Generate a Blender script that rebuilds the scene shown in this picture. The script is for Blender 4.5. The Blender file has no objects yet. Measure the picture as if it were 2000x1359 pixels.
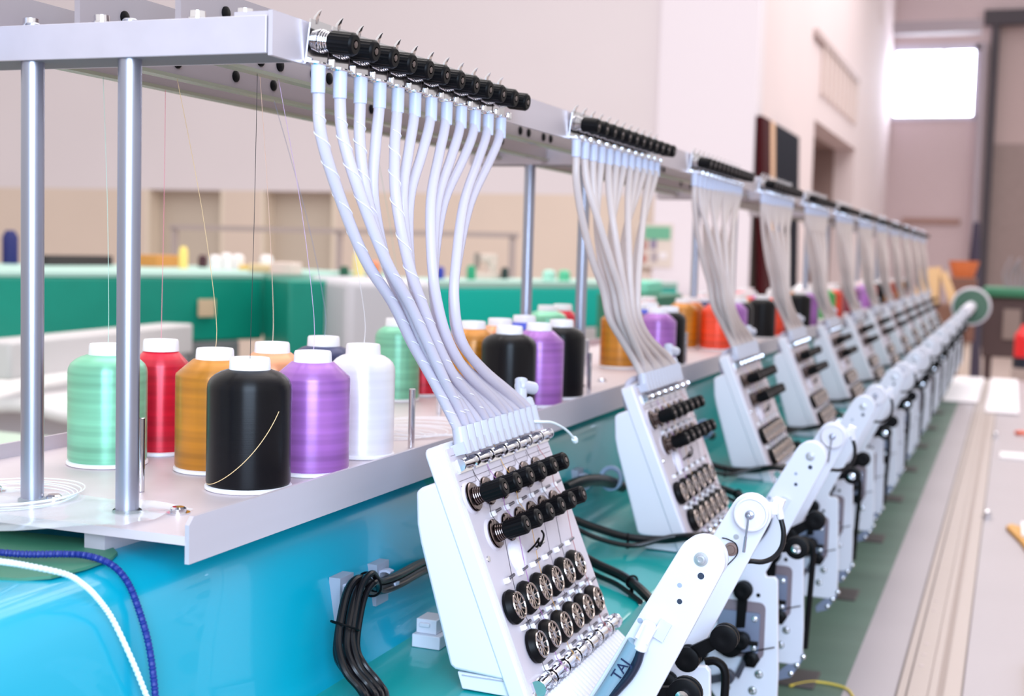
import bpy, bmesh, math, random
from mathutils import Vector, Matrix
random.seed(7)
sc = bpy.context.scene
COL = sc.collection
V = Vector

# ------------------------------------------------------------------ materials
def lin(c):
    return tuple(((x / 255) / 12.92 if x / 255 <= .04045 else ((x / 255 + .055) / 1.055) ** 2.4) for x in c) + (1,)
def S(b, n, v):
    if n in b.inputs: b.inputs[n].default_value = v
MATS = {}
def mat(name, rgb, rough=.5, metal=0, spec=.5, noise=0, nscale=8, stretch=(1, 1, 1), bump=0, coat=0, trans=0, alpha=1, aniso=0, emit=None, estr=0, translucent=0):
    if name in MATS: return MATS[name]
    m = bpy.data.materials.new(name); m.use_nodes = True
    nt = m.node_tree; N = nt.nodes; L = nt.links; b = N['Principled BSDF']
    c = lin(rgb)
    S(b, 'Base Color', c); S(b, 'Roughness', rough); S(b, 'Metallic', metal); S(b, 'Specular IOR Level', spec)
    S(b, 'Coat Weight', coat); S(b, 'Transmission Weight', trans); S(b, 'Alpha', alpha); S(b, 'Anisotropic', aniso)
    if emit: S(b, 'Emission Color', lin(emit)); S(b, 'Emission Strength', estr)
    if noise or bump:
        tc = N.new('ShaderNodeTexCoord'); mp = N.new('ShaderNodeMapping'); nz = N.new('ShaderNodeTexNoise')
        mp.inputs['Scale'].default_value = stretch
        nz.inputs['Scale'].default_value = nscale; nz.inputs['Detail'].default_value = 3
        L.new(tc.outputs['Object'], mp.inputs[0]); L.new(mp.outputs[0], nz.inputs['Vector'])
        if noise:
            r = N.new('ShaderNodeMapRange'); r.inputs[1].default_value = .3; r.inputs[2].default_value = .7
            r.inputs[3].default_value = 1 - noise; r.inputs[4].default_value = 1 + noise * .5
            mx = N.new('ShaderNodeVectorMath'); mx.operation = 'SCALE'; mx.inputs[0].default_value = c[:3]
            L.new(nz.outputs[0], r.inputs[0]); L.new(r.outputs[0], mx.inputs['Scale']); L.new(mx.outputs[0], b.inputs['Base Color'])
        if bump:
            bp = N.new('ShaderNodeBump'); bp.inputs['Strength'].default_value = bump; bp.inputs['Distance'].default_value = .002
            L.new(nz.outputs[0], bp.inputs['Height']); L.new(bp.outputs[0], b.inputs['Normal'])
    if translucent:
        out = N['Material Output']; t = N.new('ShaderNodeBsdfTranslucent'); t.inputs[0].default_value = c
        mx = N.new('ShaderNodeMixShader'); mx.inputs[0].default_value = translucent
        L.new(b.outputs[0], mx.inputs[1]); L.new(t.outputs[0], mx.inputs[2]); L.new(mx.outputs[0], out.inputs[0])
    MATS[name] = m
    return m

def thread_mat(name, rgb, band=.16):
    """wound embroidery thread: fine horizontal winding with soft lighter and darker layers"""
    m = bpy.data.materials.new(name); m.use_nodes = True
    nt = m.node_tree; N = nt.nodes; L = nt.links; b = N['Principled BSDF']
    c = lin(rgb)
    tc = N.new('ShaderNodeTexCoord'); mp = N.new('ShaderNodeMapping'); mp.inputs['Scale'].default_value = (2, 2, 85)
    nz = N.new('ShaderNodeTexNoise'); nz.inputs['Scale'].default_value = 1; nz.inputs['Detail'].default_value = 2
    L.new(tc.outputs['Object'], mp.inputs[0]); L.new(mp.outputs[0], nz.inputs['Vector'])
    r = N.new('ShaderNodeMapRange'); r.inputs[1].default_value = .35; r.inputs[2].default_value = .65
    r.inputs[3].default_value = 1 - band; r.inputs[4].default_value = 1 + band * .5
    mx = N.new('ShaderNodeVectorMath'); mx.operation = 'SCALE'; mx.inputs[0].default_value = c[:3]
    L.new(nz.outputs[0], r.inputs[0]); L.new(r.outputs[0], mx.inputs['Scale']); L.new(mx.outputs[0], b.inputs['Base Color'])
    mp2 = N.new('ShaderNodeMapping'); mp2.inputs['Scale'].default_value = (6, 6, 1500)
    nz2 = N.new('ShaderNodeTexNoise'); nz2.inputs['Scale'].default_value = 1
    L.new(tc.outputs['Object'], mp2.inputs[0]); L.new(mp2.outputs[0], nz2.inputs['Vector'])
    bp = N.new('ShaderNodeBump'); bp.inputs['Strength'].default_value = .12; bp.inputs['Distance'].default_value = .0006
    L.new(nz2.outputs[0], bp.inputs['Height']); L.new(bp.outputs[0], b.inputs['Normal'])
    tg = N.new('ShaderNodeTangent'); tg.direction_type = 'RADIAL'; tg.axis = 'Z'; L.new(tg.outputs[0], b.inputs['Tangent'])
    dark = sum(rgb) < 60
    S(b, 'Roughness', .36); S(b, 'Anisotropic', .85); S(b, 'Anisotropic Rotation', .25); S(b, 'Specular IOR Level', .25 if dark else 1.0)
    S(b, 'Metallic', 0 if dark else .3)
    return m

paint = mat('turquoise machine enamel', (0, 150, 150), .28, spec=.5, coat=.35, noise=.04, nscale=3)
white = mat('white machine plastic', (216, 216, 226), .35, coat=.1)
whitearm = mat('white enamelled steel', (212, 215, 228), .32, coat=.2)
facem = mat('off white face panel', (196, 188, 198), .42)
groove = mat('dark groove', (120, 110, 118), .6)
seamm = mat('pale seam line', (170, 168, 182), .6)
alu = mat('brushed aluminium', (196, 188, 196), .42, metal=.35, noise=.05, nscale=30, stretch=(1, .04, 1))
alushelf = mat('satin aluminium sheet', (208, 196, 200), .45, metal=.2, noise=.05, nscale=20)
steel = mat('polished steel rod', (170, 174, 190), .33, metal=.95)
chrome = mat('chrome', (222, 222, 228), .1, metal=1)
darkchrome = mat('dark chrome', (120, 108, 108), .2, metal=1)
blackp = mat('black ribbed plastic', (6, 6, 9), .42, spec=.13)
blackr = mat('black rubber', (6, 6, 9), .5, spec=.13)
cablem = mat('black cable sheath', (12, 11, 15), .32, spec=.35)
greyp = mat('grey clip plastic', (150, 155, 170), .45)
greysteel = mat('blue grey motor plate', (125, 135, 160), .4, metal=.3)
tubem = mat('milky flexible tube', (220, 216, 229), .28, spec=.5, translucent=.35)
tubewarm = mat('warm lit flexible tube', (226, 216, 214), .28, spec=.5, translucent=.35)  # farther tubes: the hall's warm light is mixed into this colour
ferr = mat('pale blue tube collar', (205, 214, 240), .35, translucent=.15)
clearp = mat('frosted clear plastic', (206, 209, 224), .2, translucent=.25)
corem = mat('white cone core', (240, 238, 242), .4)
wrapm = mat('spiral wrap ridge', (245, 245, 252), .3, translucent=.2)
acry = mat('smoky acrylic guide strip', (172, 160, 162), .25, spec=.6, translucent=.3)
acryedge = mat('green acrylic edge', (138, 138, 120), .25)
wirem = mat('steel wire', (110, 108, 120), .35, metal=.8)
cordblue = mat('blue twisted cord', (14, 38, 122), .55)
cordwhite = mat('white beaded cord', (225, 240, 248), .45)
filmm = mat('clear film', (225, 235, 240), .12, spec=.8, alpha=.42, bump=.8, nscale=14)

# ------------------------------------------------------------------ mesh builder
def frame(ax):
    ax = V(ax).normalized()
    u = ax.cross(V((0, 0, 1)))
    if u.length < .05: u = ax.cross(V((0, 1, 0)))
    u.normalize(); return u, ax.cross(u).normalized(), ax
class MB:
    def __init__(s): s.v = []; s.f = []; s.m = []
    def face(s, idx, m): s.f.append(idx); s.m.append(m)
    def box(s, c, size, R=None, m=0):
        b = len(s.v); h = [x / 2 for x in size]
        for x in (-1, 1):
            for y in (-1, 1):
                for z in (-1, 1):
                    p = V((x * h[0], y * h[1], z * h[2]))
                    if R: p = R @ p
                    s.v.append(V(c) + p)
        for q in ((0, 1, 3, 2), (4, 6, 7, 5), (0, 4, 5, 1), (2, 3, 7, 6), (0, 2, 6, 4), (1, 5, 7, 3)):
            s.face([b + i for i in q], m)
        return s
    def bb(s, x0, x1, y0, y1, z0, z1, m=0):
        return s.box(((x0 + x1) / 2, (y0 + y1) / 2, (z0 + z1) / 2), (x1 - x0, y1 - y0, z1 - z0), None, m)
    def lathe(s, p, ax, prof, n=20, m=0):
        """prof: [(distance along axis, radius), ...]"""
        u, w, a = frame(ax); p = V(p); rings = []
        for t, r in prof:
            b = len(s.v)
            if r < 1e-7: s.v.append(p + a * t); rings.append((b, 1)); continue
            for i in range(n):
                q = 2 * math.pi * i / n
                s.v.append(p + a * t + (u * math.cos(q) + w * math.sin(q)) * r)
            rings.append((b, n))
        for (b0, k0), (b1, k1) in zip(rings, rings[1:]):
            for i in range(n):
                j = (i + 1) % n
                if k0 == 1 and k1 == 1: break
                if k0 == 1: s.face([b0, b1 + j, b1 + i], m)
                elif k1 == 1: s.face([b0 + i, b0 + j, b1], m)
                else: s.face([b0 + i, b0 + j, b1 + j, b1 + i], m)
        if rings[0][1] > 1: s.face([rings[0][0] + i for i in range(n)][::-1], m)
        if rings[-1][1] > 1: s.face([rings[-1][0] + i for i in range(n)], m)
        return s
    def cyl(s, p0, p1, r, r1=None, n=16, m=0, bev=0):
        p0 = V(p0); p1 = V(p1); L = (p1 - p0).length; r1 = r if r1 is None else r1
        pr = [(0, r), (L, r1)] if not bev else [(0, r - bev), (bev, r), (L - bev, r1), (L, r1 - bev)]
        return s.lathe(p0, p1 - p0, pr, n, m)
    def torus(s, c, ax, R, r, n=24, k=8, m=0):
        u, w, a = frame(ax); c = V(c); b = len(s.v)
        for i in range(n):
            q = 2 * math.pi * i / n; d = u * math.cos(q) + w * math.sin(q)
            for j in range(k):
                t = 2 * math.pi * j / k
                s.v.append(c + d * (R + r * math.cos(t)) + a * r * math.sin(t))
        for i in range(n):
            for j in range(k):
                s.face([b + i * k + j, b + ((i + 1) % n) * k + j, b + ((i + 1) % n) * k + (j + 1) % k, b + i * k + (j + 1) % k], m)
        return s
    def tube(s, pts, r, n=8, m=0, sub=0):
        pts = [V(p) for p in pts]
        if sub: pts = smooth(pts, sub)
        b = len(s.v); u = None; P = len(pts)
        for i, p in enumerate(pts):
            t = (pts[min(i + 1, P - 1)] - pts[max(i - 1, 0)]).normalized()
            if u is None: u = frame(t)[0]
            u = (u - t * u.dot(t)).normalized(); w = t.cross(u)
            rr = r[min(i, len(r) - 1)] if isinstance(r, list) else r
            for k in range(n):
                q = 2 * math.pi * k / n
                s.v.append(p + (u * math.cos(q) + w * math.sin(q)) * rr)
        for i in range(P - 1):
            for k in range(n):
                s.face([b + i * n + k, b + i * n + (k + 1) % n, b + (i + 1) * n + (k + 1) % n, b + (i + 1) * n + k], m)
        s.face([b + k for k in range(n)][::-1], m); s.face([b + (P - 1) * n + k for k in range(n)], m)
        return s
    def prism(s, poly, conv, d, m=0):
        """poly 2d -> conv(a, b) gives the 3d point; d is the extrusion vector"""
        b = len(s.v); n = len(poly); d = V(d)
        P = [V(conv(*q)) for q in poly]
        s.v += P + [p + d for p in P]
        s.face(list(range(b, b + n)), m); s.face(list(range(b + n, b + 2 * n))[::-1], m)
        for i in range(n):
            j = (i + 1) % n
            s.face([b + j, b + i, b + n + i, b + n + j], m)
        return s
    def build(s, name, mats, parent=None, loc=(0, 0, 0), off=None, bevel=0, ang=35):
        """verts are given in world space of the first copy; off is the origin of the thing"""
        off = V(off if off is not None else loc)
        me = bpy.data.meshes.new(name)
        me.from_pydata([tuple(v - off) for v in s.v], [], s.f)
        if not isinstance(mats, (list, tuple)): mats = [mats]
        for q in mats: me.materials.append(q)
        me.polygons.foreach_set('material_index', s.m)
        bm = bmesh.new(); bm.from_mesh(me); bmesh.ops.recalc_face_normals(bm, faces=bm.faces); bm.to_mesh(me); bm.free()
        me.shade_smooth()
        try: me.set_sharp_from_angle(angle=math.radians(ang))
        except Exception: pass
        o = bpy.data.objects.new(name, me); COL.objects.link(o)
        if parent: o.parent = parent
        else: o.location = off
        if bevel:
            bv = o.modifiers.new('bevel', 'BEVEL'); bv.width = bevel; bv.segments = 3; bv.limit_method = 'ANGLE'; bv.angle_limit = math.radians(40)
            bv.harden_normals = False
        return o
def smooth(pts, k):
    out = []; P = [pts[0]] + pts + [pts[-1]]
    for i in range(1, len(P) - 2):
        a, b, c, d = P[i - 1:i + 3]
        for j in range(k):
            t = j / k
            out.append(.5 * ((2 * b) + (c - a) * t + (2 * a - 5 * b + 4 * c - d) * t * t + (3 * b - a - 3 * c + d) * t ** 3))
    out.append(pts[-1]); return out
def tag(o, label=None, cat=None, group=None, kind=None):
    for k, v in (('label', label), ('category', cat), ('group', group), ('kind', kind)):
        if v: o[k] = v
    return o
def thing(name, loc, label, cat, group=None):
    o = bpy.data.objects.new(name, None); COL.objects.link(o); o.location = loc; o.empty_display_size = .05
    return tag(o, label, cat, group)
def copy_tree(o, parent=None, depth=9):
    c = o.copy(); COL.objects.link(c)
    if parent: c.parent = parent
    if depth:
        for ch in KIDS.get(o.name) or list(o.children): copy_tree(ch, c, depth - 1)
    return c
KIDS = {}
ORD = ['nearest', 'second', 'third', 'fourth', 'fifth', 'sixth', 'seventh', 'eighth', 'ninth', 'tenth', 'eleventh', 'twelfth']
SP = .6      # spacing of the heads
NH = 12

# ------------------------------------------------------------------ building shell
def struct(name, mb, m, bevel=0, label=None):
    o = mb.build(name, m, bevel=bevel); o['kind'] = 'structure'
    if label: o['label'] = label
    return o
wallm = mat('painted wall', (222, 215, 221), .8, noise=.03, nscale=.6)
wallwarm = mat('warm painted wall', (218, 202, 190), .8, noise=.04, nscale=.8)
wallside = mat('side wall paint', (222, 208, 210), .8, noise=.03, nscale=.6)
wallfar = mat('far wall paint', (196, 178, 182), .8, noise=.05, nscale=.5)
doorm = mat('beige door leaf', (198, 187, 174), .6)
doorside = mat('cream door reveal', (226, 214, 198), .7)
floorm = mat('screed floor', (186, 168, 160), .5, noise=.06, nscale=1.5)
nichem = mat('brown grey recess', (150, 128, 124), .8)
struct('floor', MB().bb(-15, 6, -4, 25.4, -.1, 0), floorm)
mb = MB(); B0 = 12
doors = [(-8.92, -7.92), (-7.46, -6.57)]
xs = [-15, -8.92, -7.92, -7.46, -6.57, -2.256]
for a, b in ((-15, -8.92), (-7.92, -7.46), (-6.57, -2.256)): mb.bb(a, b, B0, B0 + .25, 0, 2.05, 1)
mb.bb(-15, -2.256, B0, B0 + .25, 2.05, 7, 0)
struct('wall_back', mb, [wallm, wallwarm])
struct('wall_back_pier', MB().bb(-3.17, -2.256, B0 - .06, B0 + .0, 0, 7), mat('bright painted pier', (232, 226, 236), .8))
for i, (a, b) in enumerate(doors):
    mb = MB(); mb.bb(a - .02, b + .02, B0 + .2, B0 + .24, 0, 2.05, 0); mb.bb(a, a + .04, B0, B0 + .2, 0, 2.05, 1); mb.bb(b - .04, b, B0, B0 + .2, 0, 2.05, 1)
    o = struct('door_%d' % (i + 1), mb, [doorm, doorside])
XW = -2.256
mb = MB()
mb.bb(XW - .3, XW, 12.25, 15.6, 0, 7); mb.bb(XW - .3, XW, 19.8, 25, 0, 7); mb.bb(XW - .3, XW, 15.6, 19.8, 3.12, 7)
struct('wall_side', mb, wallside)
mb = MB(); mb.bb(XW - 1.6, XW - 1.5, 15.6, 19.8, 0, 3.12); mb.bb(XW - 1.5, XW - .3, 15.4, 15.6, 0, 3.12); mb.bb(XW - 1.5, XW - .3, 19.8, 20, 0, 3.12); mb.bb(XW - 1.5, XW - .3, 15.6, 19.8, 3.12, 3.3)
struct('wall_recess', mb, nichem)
mb = MB()
mb.bb(XW, XW + .05, 15.2, 19.5, 4.02, 4.1, 0)
for i in range(9): mb.bb(XW, XW + .04, 15.9 + i * .42, 16.1 + i * .42, 3.45, 4.02, 1)
struct('trim_1', mb, [mat('balustrade rail', (180, 162, 160), .6), mat('balustrade panel', (206, 190, 186), .7)])
mb = MB()
YF = 25
mb.bb(XW, -2.2, YF, YF + .3, 0, 7); mb.bb(-2.2, -.8, YF, YF + .3, 0, 4.12); mb.bb(-2.2, -.8, YF, YF + .3, 5.38, 7); mb.bb(-.8, -.55, YF, YF + .3, 0, 7); mb.bb(-.55, 4.5, YF, YF + .3, 5.75, 7)
struct('wall_far', mb, wallfar)
mb = MB(); mb.bb(-2.2, -.8, YF + .12, YF + .16, 4.12, 5.38)
w = struct('window_1', mb, mat('daylight pane', (240, 245, 255), .3, emit=(235, 242, 255), estr=9))
mb = MB(); mb.bb(-2.24, -.76, YF - .03, YF + .05, 5.3, 5.42); mb.bb(-2.24, -.76, YF - .03, YF + .05, 4.06, 4.14); mb.bb(-.84, -.76, YF - .03, YF + .05, 4.1, 5.4); mb.bb(-1.4, -1.34, YF - .03, YF + .02, 5.1, 5.38)
f = mb.build('window_frame', mat('pale window frame', (200, 196, 214), .6), w); f.parent = w
struct('door_3', MB().bb(-.5, 4.5, YF + .1, YF + .2, 3.65, 5.75, 0).bb(-.5, 4.5, YF + .1, YF + .2, 0, 3.65, 1), [mat('roller door upper', (184, 164, 164), .7), mat('roller door lower', (150, 133, 131), .7, noise=.05)])
struct('trim_2', MB().bb(-.58, -.45, YF - .1, YF + .05, 0, 5.85).bb(-.72, 4.5, YF - .12, YF + .05, 5.72, 5.98), mat('dark door frame', (66, 60, 68), .6))
struct('trim_3', MB().bb(-2.1, -.7, YF - 2, YF - 1.7, 5.3, 5.5).bb(-.75, -.65, YF - .2, YF, 0, 5.4), mat('grey roof beam', (165, 155, 165), .6))
struct('trim_4', MB().bb(-1.95, -.95, YF - .06, YF, 2.2, 2.3), mat('brown lintel', (160, 128, 120), .7))

# ------------------------------------------------------------------ machine body
XZ = lambda y: (lambda a, b: (a, y, b))
prof = [(-.90, 1.268), (-.60, 1.274), (-.585, 1.272), (-.572, 1.266), (-.562, 1.256), (-.556, 1.243), (-.551, 1.225), (-.546, 1.20), (-.541, 1.17), (-.536, 1.143), (-.533, 1.13), (-.528, 1.1225), (-.518, 1.12), (-.366, 1.12), (-.361, 1.118), (-.358, 1.112), (-.358, .95), (-.40, .93), (-.90, .93)]
body = thing('embroidery_machine', (-.6, .42, .93), 'long turquoise embroidery machine body running away under the thread shelf', 'machine')
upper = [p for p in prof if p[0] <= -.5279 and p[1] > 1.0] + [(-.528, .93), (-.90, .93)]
deck = [(-.5281, 1.1225), (-.518, 1.12), (-.366, 1.12), (-.361, 1.118), (-.358, 1.112), (-.358, .95), (-.40, .93), (-.5281, .93)]
bo = (-.6, .42, .93)
tag(MB().prism(upper, XZ(.42), (0, .81, 0)).build('near_housing', mat('near housing cyan', (0, 154, 180), .28, spec=.5, coat=.35, noise=.04, nscale=3), body, off=bo, ang=40), 'bright cyan blue near end of the body')  # near stretch of the housing, coloured bluer than the rest
MB().prism(upper, XZ(1.23), (0, 6.94, 0)).build('housing', paint, body, off=bo, ang=40)
MB().prism(deck, XZ(.42), (0, 7.75, 0)).build('deck', paint, body, off=bo, ang=40)
leg = mat('grey machine stand', (150, 150, 150), .5)
for y in (1.2, 4.4, 7.6):
    MB().bb(-.88, -.78, y - .06, y + .06, 0, .93).build('leg', leg, body, off=(-.6, .42, .93), bevel=.005)
mb = MB()
hp = [(-.59, .764), (-.584, .75), (-.582, .72), (-.586, .69), (-.6, .675), (-.64, .665), (-.72, .665), (-.76, .70), (-.76, .78), (-.62, .79)]
mb.prism(hp, lambda a, b: (a, b, 1.2735), (0, 0, .0022))
tag(mb.build('access_opening', mat('olive green opening cover', (58, 120, 96), .5), body, off=(-.6, .42, .93)), 'dark green rounded opening in the top of the body')

# shelf with lips, bolts and pins
SZ = 1.295
sh = thing('thread_shelf', (-.69, .76, 1.28), 'long pale aluminium shelf carrying the cones of thread', 'shelf')
so = (-.69, .76, 1.28)
MB().bb(-.86, -.527, .757, 8.0, 1.2885, SZ).build('shelf_plate', alushelf, sh, off=so)
lp = [(-.0, 1.2755), (0, 1.3)]
mb = MB()
yz = [(.757, 1.2755), (.757, 1.303), (.7625, 1.3085), (8.0, 1.3085), (8.0, 1.2755)]
mb.prism(yz, lambda a, b: (-.528, a, b), (.0035, 0, 0))
tag(mb.build('front_lip', alu, sh, off=so), 'upturned front lip of the shelf')
MB().prism(yz, lambda a, b: (-.8635, a, b), (.0035, 0, 0)).build('back_lip', alu, sh, off=so)
MB().bb(-.62, -.602, .765, .83, 1.272, 1.2885).build('support_foot', alu, sh, off=so)
for x, y in ((-.672, .794), (-.564, .80), (-.735, .80), (-.605, 1.995), (-.6, 3.2), (-.72, 1.38), (-.6, 4.4)):
    mb = MB(); k = 1.025 if y < 1 else 1
    p = (x * k, y * k, SZ)
    mb.lathe(p, (0, 0, 1), [(0, .009), (.0012, .009), (.0014, .0062), (.004, .006), (.0052, .0045), (.0055, 0)], 20)
    mb.build('bolt', chrome, sh, off=so)
for x, y in ((-.655, .877), (-.567, 1.205), (-.655, 1.47), (-.567, 1.805), (-.655, 2.07), (-.567, 2.4)):
    MB().cyl((x, y, SZ), (x, y, SZ + .061), .0034, n=14, bev=.0006).build('spool_pin', chrome, sh, off=so)
# loose coils of thread lying on the shelf
mb = MB()
for q in range(5):
    mb.torus((-.72 - q * .004, .80 + q * .003, SZ + .0012 + q * .0006), (random.uniform(-.03, .03), random.uniform(-.03, .03), 1), .045 + q * .004, .0005, 40, 5)
tag(mb.build('loose_thread_coil', cordwhite), 'thin white thread coiled on the near end of the shelf beside the posts', 'thread')
mb = MB()
for q in range(7):
    mb.torus((-.62 + q * .003, 1.27 + q * .012, SZ + .0012 + q * .0006), (random.uniform(-.02, .02), random.uniform(-.02, .02), 1), .035 + q * .005, .0006, 40, 5)
tag(mb.build('loose_thread_coil', corem), 'thin white thread coiled on the shelf behind the tall white cone', 'thread')

# ------------------------------------------------------------------ overhead thread rack
rk = thing('thread_rack', (-.66, .8, SZ), 'silver overhead rack of posts and rails above the thread cones', 'rack')
ro = (-.66, .8, SZ)
PY = [.806, 1.9, 3.04, 4.2, 5.35, 6.5, 7.65]
for y in PY:
    for x in (-.614, -.703):
        mb = MB(); mb.cyl((x, y, SZ + .0002), (x, y, 1.634), .0086, n=32)
        mb.torus((x, y, SZ + .0012), (0, 0, 1), .0098, .0011, 32, 6, 1)
        mb.cyl((x, y, 1.655), (x, y, 1.661), .0055, n=20, bev=.001)
        p = mb.build('post', [steel, blackr], rk, off=ro)
    mb = MB()
    mb.bb(-.80, -.4915, y - .012, y - .009, 1.6315, 1.6575); mb.bb(-.80, -.4915, y - .009, y + .035, 1.6545, 1.6575); mb.bb(-.80, -.4915, y + .032, y + .035, 1.6315, 1.6545)
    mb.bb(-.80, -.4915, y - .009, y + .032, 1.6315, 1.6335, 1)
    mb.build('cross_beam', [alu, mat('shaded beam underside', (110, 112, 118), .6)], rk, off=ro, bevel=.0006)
MB().bb(-.4905, -.487, .795, 8.05, 1.630, 1.661).bb(-.52, -.4905, .798, 8.05, 1.6575, 1.661).build('front_rail', alu, rk, off=ro)
for x, y0, z0, z1 in ((-.584, .822, 1.637, 1.692), (-.675, .822, 1.637, 1.695), (-.752, .70, 1.64, 1.69)):
    g = MB().bb(x - .0025, x + .0025, y0, 8.0, z0 + .003, z1, 0).bb(x - .006, x + .006, y0 + .02, 8.0, z0, z0 + .003, 1).build('guide_strip', [acry, acryedge], rk, off=ro)
    ys = []
    if x > -.6: ys = [(.931, 1.6485), (.961, 1.6485), (1.017, 1.6485), (1.045, 1.6485), (.88, 1.677), (1.3, 1.65)]
    elif x > -.7: ys = [(.946, 1.651), (1.035, 1.651), (1.305, 1.651), (.875, 1.676), (1.1, 1.651)]
    for k in range(8 if ys else 0):
        for (y, z) in ys:
            if k and z > 1.66: continue
            MB().lathe((x - .005, y + k * SP, z), (1, 0, 0), [(0, .0035), (.001, .0052), (.009, .0052), (.010, .0035)], 14).build('eyelet', blackr, g, off=ro)
for x in (-.56, -.644, -.52, -.71):
    MB().lathe((x, .812, 1.6575), (0, 0, 1), [(0, .0075), (.003, .0075), (.0035, .006), (.008, .0058), (.0085, 0)], 16).build('screw', chrome, rk, off=ro)

# ------------------------------------------------------------------ tension units on the front rail
TA = V((math.cos(math.radians(7)), 0, -math.sin(math.radians(7))))
TY0, TS = .858, .0329
def knob(mb, p, ax, L=.022, r=.0085):
    u, w, a = frame(ax); n = 40; p = V(p)
    for t0, t1 in ((.0015, L - .002),):
        b = len(mb.v)
        for t in (t0, t1):
            for i in range(n):
                q = 2 * math.pi * i / n; rr = r * (1 if i % 2 else .95)
                mb.v.append(p + a * t + (u * math.cos(q) + w * math.sin(q)) * rr)
        for i in range(n):
            j = (i + 1) % n; mb.face([b + i, b + j, b + n + j, b + n + i], 0)
    mb.lathe(p, ax, [(0, r * .9), (.0015, r * .96)], 24, 0)
    mb.lathe(p, ax, [(L - .002, r * .96), (L - .0005, r * .86), (L, r * .78), (L, r * .42), (L - .0015, r * .42), (L - .0015, 0)], 24, 0)
    mb.lathe(p, ax, [(L - .0015, r * .34), (L + .0002, r * .3), (L + .0004, 0)], 12, 1)
def springs(mb, p, ax, L, r):
    p = V(p); a = V(ax).normalized()
    mb.lathe(p, ax, [(0, r * .5), (.0006, r * 1.2), (.0016, r * 1.22), (.0022, r * .6), (.0028, r * 1.18), (.0036, r * 1.1), (.0042, r * .5)], 22, 0)
    for k in range(4):
        mb.torus(p + a * (.0052 + k * (L - .006) / 4), ax, r * (.72 - .05 * k), .0007, 20, 6, 0)
    mb.cyl(p, p + a * L, r * .35, n=10, m=0)
def tension_unit():
    y0 = TY0; o = (-.487, y0, 1.63)
    t = thing('tension_unit', o, '', 'thread tensioner', 'rows of thread tensioners on the overhead rail')
    R = Matrix.Rotation(math.radians(7), 3, 'Y')
    for i in range(12):
        y = y0 + i * TS
        mb = MB()
        mb.box((-.4845, y - .004, 1.6465), (.0012, .030, .032), R)
        # curled hook at the top of the bracket
        mb.tube([(-.4835, y - .010, 1.660), (-.4825, y - .0105, 1.6645), (-.480, y - .011, 1.668), (-.478, y - .0115, 1.6695)], [.0022, .0019, .0011, .0003], 8, 0, 0)
        # lower foot and outlet ring
        mb.box((-.480, y - .008, 1.6315), (.012, .026, .0014), R)
        mb.torus((-.4785, y - .0135, 1.6305), (0, 0, 1), .0050, .0011, 20, 6)
        mb.cyl((-.476, y + .0015, 1.6295), (-.476, y + .0015, 1.636), .0026, n=10, bev=.0006)
        mb.build('bracket', chrome, t, off=o)
        mb = MB(); knob(mb, V((-.4895, y, 1.650)) + TA * .0138, TA, .0205, .0086)
        kn = mb.build('tension_knob', [blackp, darkchrome], t, off=o)
        mb = MB(); springs(mb, V((-.4895, y, 1.650)) + TA * .002, TA, .013, .0112)
        mb.build('tension_spring', chrome, kn, off=o)
    return t
def tube_bundle(v=0):
    o = (-.44, 1.035, 1.33)
    t = thing('tube_bundle', o, '', 'tube bundle', 'bundles of milky thread tubes between rail and heads')
    for i in range(12):
        y = TY0 + i * TS - .0135; f = i / 11; g = f ** 1.35
        dx = ((i * 5) % 3 - 1) * (.010 if v else .0065)
        L = lambda a, b, q=g: a + (b - a) * q
        pts = [(-.4785, y, 1.630), (-.4785, y + (.001 - .006 * f), 1.608), (-.476 + dx * .2, L(.848, 1.168, f), 1.58),
               (-.470 + dx * .7, L(.870, 1.112, f ** 1.1), 1.54), (-.464 + dx, L(.908, 1.062 if v else 1.074, f ** 1.2), 1.49), (-.460 + dx, L(.942 if v else .950, 1.040 if v else 1.058), 1.455), (-.457 + dx, L(.962 if v else .983, 1.036 if v else 1.066), 1.42),
               (-.452 + dx * .7, L(.996 if v else 1.008, 1.085 if v else 1.112), 1.390), (-.447 + dx * .35, L(1.027, 1.175, f ** 1.05), 1.362), (-.4425, 1.036 + .0162 * i, 1.342), (-.4405, 1.037 + .0163 * i, 1.330)]
        mb = MB(); mb.tube(pts, .0045, 12, 0, 5)
        tb = mb.build('thread_tube', tubewarm if v else tubem, t, off=o, ang=80)
        MB().lathe(pts[0], (0, 0, -1), [(-.001, .0046), (0, .0054), (.020, .0052), (.0205, .0046)], 16).build('collar', ferr, tb, off=o)
        if i in (0, 1, 2, 4) and not v:
            P = smooth([V(p) for p in pts], 8); mb = MB(); n = len(P); hp = []
            for j in range(12, n - 12):
                for s_ in range(4):
                    p = P[j].lerp(P[j + 1], s_ / 4); q = (j * 4 + s_) * .36
                    hp.append(p + V((math.cos(q), math.sin(q), 0)) * .0048)
            mb.tube(hp, .00045, 4, 0); mb.build('spiral_wrap', wrapm, tb, off=o, ang=80)
    # ribbed socket block
    mb = MB()
    for i in range(12):
        y = 1.037 + .0163 * i
        mb.cyl((-.4375, y, 1.3225), (-.4425, y, 1.346), .0076, .0066, n=14)
    mb.box((-.4395, 1.127, 1.327), (.013, .196, .010), Matrix.Rotation(math.radians(-22), 3, 'Y'))
    mb.build('tube_socket', clearp, t, off=o)
    mb = MB()
    mb.cyl((-.452, 1.214, 1.350), (-.455, 1.222, 1.372), .006, .0065, n=16, bev=.001)
    mb.cyl((-.455, 1.214, 1.366), (-.447, 1.240, 1.361), .0065, n=16, bev=.002)
    mb.cyl((-.447, 1.222, 1.340), (-.452, 1.222, 1.352), .009, n=16, bev=.002)
    mb.build('end_plug', clearp, t, off=o)
    return t

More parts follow.
